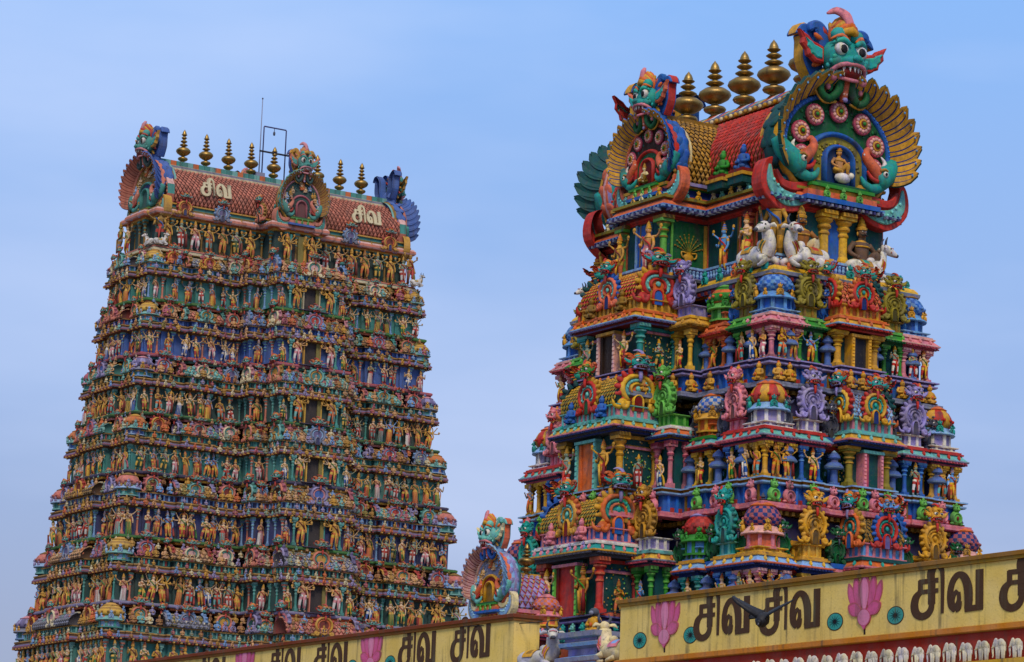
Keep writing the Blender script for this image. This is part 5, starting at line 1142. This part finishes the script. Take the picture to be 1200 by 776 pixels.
gz = zn2+2.58
g = G(); box(g, -8.45, 8.45, -2.25, 2.25, 0, .18, C['teal']); box(g, -8.5, 8.5, -2.35, 2.35, .18, .26, C['gold'])
vault(g, 8.3, 2.12, 2.6, .26, sh(C['salmon'], .85), sh(C['dred'], .7), C['salmon'], .27, .25, True, 1.08, False, .40)
roof2 = ob('roof', g.mesh('roof', PAINT), far, (0, 0, gz))
def ridge2(g):
    box(g, -8.35, 8.35, -.62, .62, 2.72, 2.86, C['cream']); box(g, -8.35, 8.35, -.55, .55, 2.86, 3.0, C['grey']); box(g, -8.35, 8.35, -.46, .46, 3.0, 3.04, C['cream'])
    for i in range(44):
        x = -8.3+16.6*i/44; c = C[('turq', 'teal', 'lteal', 'orange')[i % 4]]
        box(g, x, x+16.6/44-.02, -.42, .42, 3.042, 3.34, c)
part('ridge', ridge2, roof2)
for s in (-1, 1):
    def endband(g):
        pr = [(-2.12, 0), (-2.29, .47), (-2.25, 1.05), (-1.83, 1.62), (-1.3, 2.1), (-.7, 2.46), (0, 2.6)]; A_ = pr+[(-a, b) for a, b in pr[::-1][1:]]
        for i in range(len(A_)-1):
            a, b = A_[i], A_[i+1]; c = C[('salmon', 'turq', 'lpink', 'gold', 'green', 'orange')[i % 6]]
            V = [(x, p[0]*1.05, .28+p[1]*1.045) for x in (-.22, .22) for p in (a, b)]+[(x, p[0]*.98, .28+p[1]*.98) for x in (-.22, .22) for p in (a, b)]
            g.add(V, [(0, 2, 3, 1), (0, 1, 5, 4), (2, 6, 7, 3)], c, False)
    part('end_band', endband, roof2, (s*8.0, 0, 0))
    giant('gC', GP_C, roof2, (s*8.38, 0, -.1), s*PI/2, (.76, .8, .82), False)
    giant('gD', GP_D, roof2, (0, s*-3.75, .05), 0 if s > 0 else PI, (.52, .6, .70), False)
    part('dormer_vault', lambda g: vault(g, 1.5, 1.0, 1.9, .26, C['turq'], C['dteal'], C['ochre'], .25, .25, True), roof2, (0, -s*2.2, 0), PI/2)
    for x in (-1, 1): part('gable_crest', lambda g: crest(g, 1.35, 1.7, FPAL[4]), roof2, (x*2.15, -s*2.6, -.1), x*PI/2)
    for x, pi_ in ((-7.1, 1), (-4.6, 2), (4.2, 2), (7.0, 1)): ob('gable_crest', fcrest(pi_, 1.15, 1.4), roof2, (x, -s*2.55, -.45), 0 if s > 0 else PI, 1.0)
    for x in (-5.0, 5.4):
        with_tilt = G()
        with with_tilt.push(-.98, 0, -.45, 0, (1.18, 1, .95), 0): word(with_tilt, C['cream'], -.10, .1)
        t = ob('lettering', with_tilt.mesh('lettering', PAINT), roof2, (x, -s*2.27, 1.42), 0 if s > 0 else PI); t.rotation_euler = (math.radians(-16), 0, t.rotation_euler[2])
for i in range(9):
    t = finial(2, FAR.w(-6.2+1.55*i, 0, gz+3.32), .88, '%s brass pot finial from the left on the ridge of the farther tower' % nth(i), 'brass finials on the farther tower'); t.scale = (.72, .72, .86)
def far_big(x, y, rz, me, s, label): return statue(FAR, x, y, zn2+.1, rz, me, s, label, 'large statues at the roof corners of the farther tower')
far_big(-8.55, -2.3, -.75, cached(('giant', 1), lambda g: figure(g, C['dgold'], C['dteal'], C['red'], C['dgold'], 1, 4, False, C['blue'])), 2.1, 'dark giant with raised arms at the near left roof corner of the farther tower')
far_big(-8.95, 1.2, -PI/2, fig_mesh(3, 1, 4), 1.7, 'figure in red on the narrow left side just under the farther roof')
far_big(-8.9, 2.3, -PI/2-.5, cached(('giant', 2), lambda g: figure(g, C['olive'], C['grey'], C['ochre'], C['dgold'], 1, 2, False, C['red'])), 2.0, 'olive giant at the far left roof corner of the farther tower')
far_big(8.6, -2.35, .5, cached(('giant', 3), lambda g: figure(g, C['ochre'], C['olive'], C['red'], C['gold'], 3, 4, False, C['red'])), 2.0, 'gold giant striding at the right roof corner of the farther tower')
for k, (x, y, rz, m_) in enumerate(((-8.6, -2.62, 0, bm), (-9.05, -2.0, -PI/2, bm2), (8.9, -2.75, 0, bm))):
    tag(ob('bull_statue', m_, None, FAR.w(x, y, zn2+.1), FAR.rz+rz, .82), ('white bull facing the front at the left roof corner of the farther tower', 'white bull facing sideways at the left roof corner of the farther tower', 'white bull under the gold giant at the right roof corner of the farther tower')[k], 'bull statue', 'white bulls on the farther tower')
# lightning rod and lamp frame on the ridge
t = bpy.data.objects.new('lightning_rod', None); COL.objects.link(t); t.location = FAR.w(-1.0, 0, gz+3.32); t.rotation_euler[2] = FAR.rz
def ir(name, fn, par=t): return part(name, fn, par, mat=IRON)
ir('mast', lambda g: (tube(g, [(0, 0, .0), (0, 0, 5.0)], [.045, .03], C['grey'], 6), ell(g, (0, 0, 5.02), (.06, .06, .06), C['dgrey'], 6, 4)))
ir('foot_block', lambda g: box(g, -.3, .3, -.25, .25, -.02, .3, C['grey']))
tag(t, 'tall thin grey lightning rod on the ridge of the farther tower', 'lightning rod')
t2 = bpy.data.objects.new('lamp_frame', None); COL.objects.link(t2); t2.location = FAR.w(-.8, 0, gz+3.32); t2.rotation_euler[2] = FAR.rz
ir('frame', lambda g: tube(g, [(0, 0, 0), (0, 0, 3.25), (.02, 0, 3.3), (1.52, 0, 3.3), (1.55, 0, 3.25), (1.55, 0, 0)], .045, C['dpurple'], 6), t2)
ir('crossbar', lambda g: tube(g, [(-.25, -.05, 1.7), (2.7, -.05, 1.7)], .06, C['dark'], 6), t2)
ir('lamp', lambda g: (tube(g, [(.72, 0, 3.3), (.72, 0, 3.1)], .02, C['dark'], 5), ell(g, (.72, 0, 2.95), (.08, .08, .15), C['dgrey'], 7, 5)), t2)
tag(t2, 'dark square lamp frame rising above the finials of the farther tower', 'lamp frame')

# ============================================================ the painted parapet wall in front
ZT, ZB = 7.56, 6.50
def wall_part(name, fn, par, mat=WALLM): return part(name, fn, par, mat=mat)
def lotus(g):
    def petal(ang, L_, w, x0=0, z0=0, d=0, c=C['pink']):
        pts = [(0, 0), (-w*.6, L_*.25), (-w, L_*.6), (-w*.75, L_*.85), (0, L_*1.03), (w*.75, L_*.85), (w, L_*.6), (w*.6, L_*.25)]
        ca, sa = math.cos(ang), math.sin(ang); pts = [tuple(p) for p in cat(pts+[pts[0]], 3)[:-1]]
        rot = lambda k, e: [(x0+(x*k)*ca+(z*k+e)*sa, z0-(x*k)*sa+(z*k+e)*ca) for x, z in pts]
        poly(g, rot(1.0, 0), -.004-d, 0, C['dpink']); poly(g, rot(.82, L_*.06), -.0055-d, 0, c)
        poly(g, [(x0+x*.35*ca+(z*.8+L_*.1)*sa, z0-x*.35*sa+(z*.8+L_*.1)*ca) for x, z in pts], -.0063-d, 0, sh(c, 1.1))
    P_ = lin(0xCF5F8A); P2 = lin(0xDD86A6)
    for k, (a, L_, w, x) in enumerate(((-.34, .60, .09, -.36), (.34, .60, .09, .36), (-.17, .69, .10, -.2), (.17, .69, .10, .2), (0, .73, .125, 0))): petal(a, L_, w, x*.55, .20, .003*k, P_ if k < 4 else P2)
    petal(-1.15, .40, .12, -.02, .22, .016, P_); petal(1.15, .40, .12, .02, .22, .016, P_)
    poly(g, arc(0, .17, .16, .15, -180, 170, 18), -.024, 0, C['dpink']); poly(g, arc(0, .17, .145, .135, -180, 170, 18), -.0255, 0, P2)
    poly(g, [(-.10, .09), (0, -.04), (.10, .09)], -.0245, 0, P_); poly(g, [(-.022, -.12), (.022, -.12), (.022, -.02), (-.022, -.02)], -.003, 0, C['dbrown'])
def leafdisc(g):
    poly(g, arc(0, 0, .205, .145, -180, 170, 24), -.004, 0, C['dbrown']); poly(g, arc(0, 0, .187, .13, -180, 170, 24), -.0055, 0, C['turq'])
    for k in range(12):
        a = k*PI/6; poly(g, [(.02*math.cos(a+1.5), .016*math.sin(a+1.5)), (.15*math.cos(a), .105*math.sin(a)), (.02*math.cos(a-1.5), .016*math.sin(a-1.5))], -.0065-.0002*k, 0, C['dteal'])
    poly(g, arc(0, 0, .045, .034, -180, 150, 10), -.0095, 0, C['black'])
def elephant(g):
    c = mixc(C['cream'], C['white'], .6)
    ell(g, (.05, 0, .235), (.15, .07, .105), c, 10, 6); ell(g, (-.10, -.01, .27), (.075, .065, .085), c, 9, 6); ell(g, (-.06, -.06, .265), (.045, .02, .065), sh(c, .9), 7, 5)
    tube(g, cat([(-.14, -.01, .27), (-.20, -.015, .17), (-.185, -.02, .06), (-.21, -.02, .03)], 3), [.045, .034, .022, .015], c, 7)
    tube(g, cat([(-.14, -.06, .21), (-.19, -.075, .19), (-.22, -.07, .2)], 3), [.014, .01, .003], C['cream'], 5)
    for x, k in ((-.07, .02), (.0, -.015), (.10, .02), (.17, -.02)): tube(g, [(x, -.01, .2), (x+k*.4, -.02, .1), (x+k, -.02, 0)], [.052, .042, .045], c, 7)
    tube(g, cat([(.19, 0, .27), (.225, -.02, .2), (.215, -.02, .12)], 3), [.014, .01, .014], c, 5)
    ell(g, (-.135, -.06, .285), (.008, .006, .01), C['black'], 4, 3); ell(g, (.05, -.065, .26), (.07, .012, .05), sh(c, .86), 7, 4)
LOT = cached(('lotus_painting',), lotus, WALLM); DISC = cached(('leaf_painting',), leafdisc, WALLM); ELE = cached(('elephant_relief',), elephant)
WORD = cached(('lettering',), lambda g: (g.push(0, 0, 0, 0, (.985, 1, .645)).__enter__(), word(g, lin(0x4E3522)), g.__exit__()), WALLM)
def wall(x0, x1, label, words, lots, eles, gapside):
    t = bpy.data.objects.new('parapet_wall', None); COL.objects.link(t); t.location = WALL.w(0, 0, 0); t.rotation_euler[2] = WALL.rz; tag(t, label, 'parapet wall')
    T_ = .57
    def pan(g):
        n = int((x1-x0)/.8); V = []; F = []
        for i in range(n+1):
            for z in (ZB, 6.9, 7.2, ZT-.13): V.append((x0+(x1-x0)*i/n, 0, z))
        for i in range(n):
            for j in range(3): F.append((i*4+j, (i+1)*4+j, (i+1)*4+j+1, i*4+j+1))
        g.add(V, F, C['wallyel'], False); box(g, x0, x1, .003, T_, ZB, ZT-.13, C['wallyel'])
    wall_part('panel', pan, t)
    def cope(g):
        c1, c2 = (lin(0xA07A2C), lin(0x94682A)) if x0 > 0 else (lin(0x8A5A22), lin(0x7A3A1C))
        sweep(g, rect(x0, x1, 0, T_), [(.0, ZT-.129), (.035, ZT-.125), (.035, ZT-.075), (.06, ZT-.07), (.06, ZT-.01), (.03, ZT)], [c1, c1, c1, c2, c2], True, True)
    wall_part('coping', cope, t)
    def belt(g):
        sweep(g, rect(x0, x1, 0, T_), [(-.02, 5.3), (-.02, 5.95), (.0, 5.96), (.0, 6.39), (.05, 6.395), (.07, 6.41), (.07, 6.485), (.03, 6.5)], [C['dred'], C['dred'], lin(0xA83420), C['ochre'], lin(0xD98C22), lin(0xCF7F1E), C['ochre']], True)
        box(g, x0, x1, -.10, .0, 5.86, 5.955, lin(0xD8A93A)); box(g, x0, x1, -.05, T_, 4.2, 5.3, C['wallyel'])
    wall_part('belt', belt, t)
    part('lower_wall', lambda g: (box(g, x0, x1, .02, T_+6, 0, 4.2, C['cream']), box(g, x0, x1, -.08, .02, 0, .6, C['dred'])), t, mat=WALLM)
    for x, z, w in words: ob('lettering', WORD, t, (x, 0, z), 0, (w, 1, 1.0))
    for x, z, s in lots: ob('lotus_painting', LOT, t, (x, -.0005, z), 0, (1.02, 1, .93)); [ob('leaf_painting', DISC, t, (x+d, -.0005, z+.14)) for d in (-.745, .755)]
    for i, x in enumerate(eles): ob('elephant_relief', ELE, t, (x, -.045, 5.965), 0, ((.66+.03*((i*5) % 3)), .30, .86*(1+.03*((i*7) % 3-1))))
    return t
wall(1.73, 19, 'long yellow parapet wall in front with pink lotuses, brown lettering and white elephants', [(3.99, 6.72, .92), (5.83, 6.70, .94), (9.70, 6.70, .98), (11.74, 6.69, .98), (15.1, 6.68, .98), (17.1, 6.68, .98)], [(3.09, 6.67, 1), (8.51, 6.64, 1), (13.9, 6.62, 1)], [2.05+.372*i for i in range(44)], 0)
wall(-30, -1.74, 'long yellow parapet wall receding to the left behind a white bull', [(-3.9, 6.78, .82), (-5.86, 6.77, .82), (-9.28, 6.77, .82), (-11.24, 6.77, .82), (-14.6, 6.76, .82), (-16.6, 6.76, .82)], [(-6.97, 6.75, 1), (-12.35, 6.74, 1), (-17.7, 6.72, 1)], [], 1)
# gateway roof in the gap between the two walls
t = bpy.data.objects.new('gateway', None); COL.objects.link(t); t.location = WALL.w(0, 0, 0); t.rotation_euler[2] = WALL.rz; tag(t, 'low yellow gateway roof with orange ledge in the gap between the two walls', 'gateway')
part('ledge', lambda g: sweep(g, rect(-1.738, 1.728, -.12, 5), [(-.02, 5.2), (-.02, 6.2), (.05, 6.24), (.05, 6.40), (.0, 6.44)], [C['wallyel'], C['ochre'], lin(0xD8A93A), C['ochre']], True), t, mat=WALLM)
part('arch_wall', lambda g: [box(g, a, b, -.1, 4, 0, 5.2, C['cream']) for a, b in ((-1.736, -1.1), (1.1, 1.726))], t, mat=WALLM)
part('step_block', lambda g: box(g, -1.3, 1.6, .62, 3.4, 6.44, 6.9, lin(0xA24A30)), t)
def pedestal(g):
    R = rect(-.62, .34, -.28, .5)
    cc = [C['sky'], C['lilac'], C['grey'], C['sky'], C['lilac'], C['grey'], C['sky'], C['grey'], C['lilac'], C['sky'], C['grey']]
    sweep(g, R, [(.12, 0), (.12, .10), (.16, .12), (.16, .2), (-.02, .24), (-.02, .36), (.10, .40), (.12, .46), (.03, .5), (.03, .54), (.13, .57), (.13, .66)], cc, True)
tag(ob('pedestal', cached(('pedestal',), pedestal), None, WALL.w(.42, .45, 6.44), WALL.rz), 'grey stepped pedestal between the two bulls in the wall gap', 'pedestal')
statue(WALL, .3, .42, 7.10, .3, cached(('yali', 0), lambda g: (antefig(g, C['gold'], C['orange']), ell(g, (0, -.02, .44), (.11, .11, .1), C['dgrey'], 8, 6), ell(g, (0, -.12, .42), (.06, .06, .05), C['grey'], 6, 5))), .85, 'small gold crouching figure with grey head on the stepped pedestal', 'gateway figures')
nb1 = cached(('bull', 5), lambda g: bull(g, mixc(C['grey'], C['white'], .6), C['dgold'], C['gold'], C['pink'], .66)); nb2 = cached(('bull', 6), lambda g: bull(g, C['cream'], C['sky'], C['pink'], C['salmon'], .3))
tag(ob('bull_statue', nb1, None, WALL.w(-1.0, .12, 6.44), WALL.rz+.1, (.95, .95, .84)), 'grey and white bull with pink collar beside the end of the left wall', 'bull statue', 'bulls on the gateway')
tag(ob('bull_statue', nb2, None, WALL.w(1.22, .30, 6.50), WALL.rz+PI+.05, (.95, .95, .84)), 'cream bull with pale blue saddle looking left, half behind the right wall', 'bull statue', 'bulls on the gateway')
o = ob('cable', None, None); COL.objects.unlink(o); bpy.data.objects.remove(o)
g = G(); a, b = WALL.w(-3.4, -.06, 7.42), WALL.w(1.73, .5, 7.5)
tube(g, [tuple(a.lerp(b, i/14)-Vector((0, 0, .22*math.sin(PI*i/14)*.35))) for i in range(15)], .009, C['black'], 5)
tag(ob('cable', g.mesh('cable', IRON)), 'thin black cable strung across the wall gap above the grey bull', 'cable')
# bird gliding past the wall
def bird(g):
    c = C['black']
    tube(g, cat([(-.20, 0, .06), (-.08, 0, .02), (.08, 0, 0), (.2, 0, -.02)], 4), [.06, .13, .14, .11, .05], c, 9); ell(g, (-.23, 0, .075), (.055, .045, .045), c, 7, 5); tube(g, [(-.27, 0, .07), (-.34, 0, .055)], [.022, .004], C['dgrey'], 5)
    for s in (-1, 1):
        P = np.array([(-.10, s*.04, .05), (-.12, s*.26, .22), (-.02, s*.52, .36), (.10, s*.62, .40)]); V = []
        for (x, y, z), w in zip(cat(P, 3), np.linspace(.40, .10, 10)): V += [(x-.02, y, z+.012), (x+w*.5, y, z+.02), (x+w, y, z-.01), (x+w*.5, y, z-.005)]
        F = [(i*4+j, i*4+(j+1) % 4, (i+1)*4+(j+1) % 4, (i+1)*4+j) for i in range(9) for j in range(4)]+[(36, 37, 38, 39), (3, 2, 1, 0)]
        g.add(V, F, c, True)
        for k in range(5): tube(g, [(.05+.03*k, s*(.50-.03*k), .34-.02*k), (.26+.02*k-.02*k*k*.3, s*(.62-.09*k), .36-.06*k)], [.022, .006], c, 4)
    poly(g.push(.2, 0, -.02, 0, 1, PI/2) or g, [(-.04, 0), (.04, 0), (.16, -.30), (.05, -.34), (-.05, -.34), (-.16, -.30)], -.012, .012, c); g.__exit__()
    V = [(.16, -.035, -.01), (.16, .035, -.01), (.42, .1, -.05), (.42, -.1, -.05), (.16, 0, -.03), (.42, 0, -.065)]
    g.add(V, [(0, 1, 2, 3), (0, 3, 5, 4), (4, 5, 2, 1), (3, 2, 5)], c, False)
BIRD = part('body', bird, None, mat=IRON); BIRD.name = 'black_bird'
BIRD.location = WALL.w(7.05, -.9, 6.78); BIRD.rotation_euler = (math.radians(4), math.radians(-34), math.radians(66)); BIRD.scale = (.82, .82, .82)
tag(BIRD, 'black bird gliding with raised wings in front of the yellow wall lettering', 'bird')

# ---------------------------------------------------------------- small shrine left of the nearer tower
SH = Frame(-.22, 102.0, ALPHA-PI/2)
t = bpy.data.objects.new('shrine', None); COL.objects.link(t); t.location = SH.w(0, 0, 0); t.rotation_euler[2] = SH.rz; tag(t, 'small shrine with a pale blue lion mask gable left of the nearer tower', 'shrine')
R = rect(-1.15, 1.15, -.1, 1.7)
def shb(g):
    sweep(g, R, [(.3, 0), (.3, 9.4), (.45, 9.6), (.45, 9.9), (.1, 10.0)], [C['grey'], C['sky'], C['lilac'], C['grey']], True)
    for x in (-.95, -.35, .35, .95):
        for y in (0, 1.55): pillar(g, x, y, 10.0, 11.3, .12, C['red'], C['salmon'])
    box(g, -1.0, 1.0, .3, 1.4, 10, 11.3, C['dred']); eave(g, R, 11.3, 11.8, EV('dpurple', 'salmon', 'sky', 'gold', 'dpink', 'pink')); kantha(g, R, 11.8, 12.25, C['salmon'], C['yellow'])
part('walls', shb, t)
srf = part('roof', lambda g: (g.push(0, .9, 0, PI/2).__enter__(), vault(g, .78, .72, 1.25, 0, C['lilac'], C['dpink'], C['gold'], .2, .2, True), g.__exit__(), box(g, -1.2, 1.2, -.05, 1.75, -.12, 0, C['pink'])), t, (0, 0, 12.25), 0)
srf.rotation_euler[2] = 0
giant('gE', GP_E, srf, (0, -.18, .1), 0, (.40, .42, .46), False)
for s in (-1, 1): part('turret', lambda g: dome(g, 1.0, 1.25, EV('salmon', 'yellow', 'pink', 'orange', 'lilac', 'gold', 'pink'), 0), t, (s*1.0, 1.35, 11.75))
finial(1, SH.w(0, 1.15, 13.56), .46, 'single brass pot finial beside the pale blue lion mask of the small shrine', 'brass finial of the shrine')

# the farther tower stands dustier than the nearer one: give all of it the dusty paint
def dusty(o):
    if o.type == 'MESH' and o.material_slots and o.material_slots[0].material == PAINT:
        o.material_slots[0].link = 'OBJECT'; o.material_slots[0].material = FARP
    for c in o.children: dusty(c)
dusty(far)
for o in list(COL.objects):
    if o.parent is None and o.type == 'MESH' and 'farther' in o.get('label', ''): dusty(o)
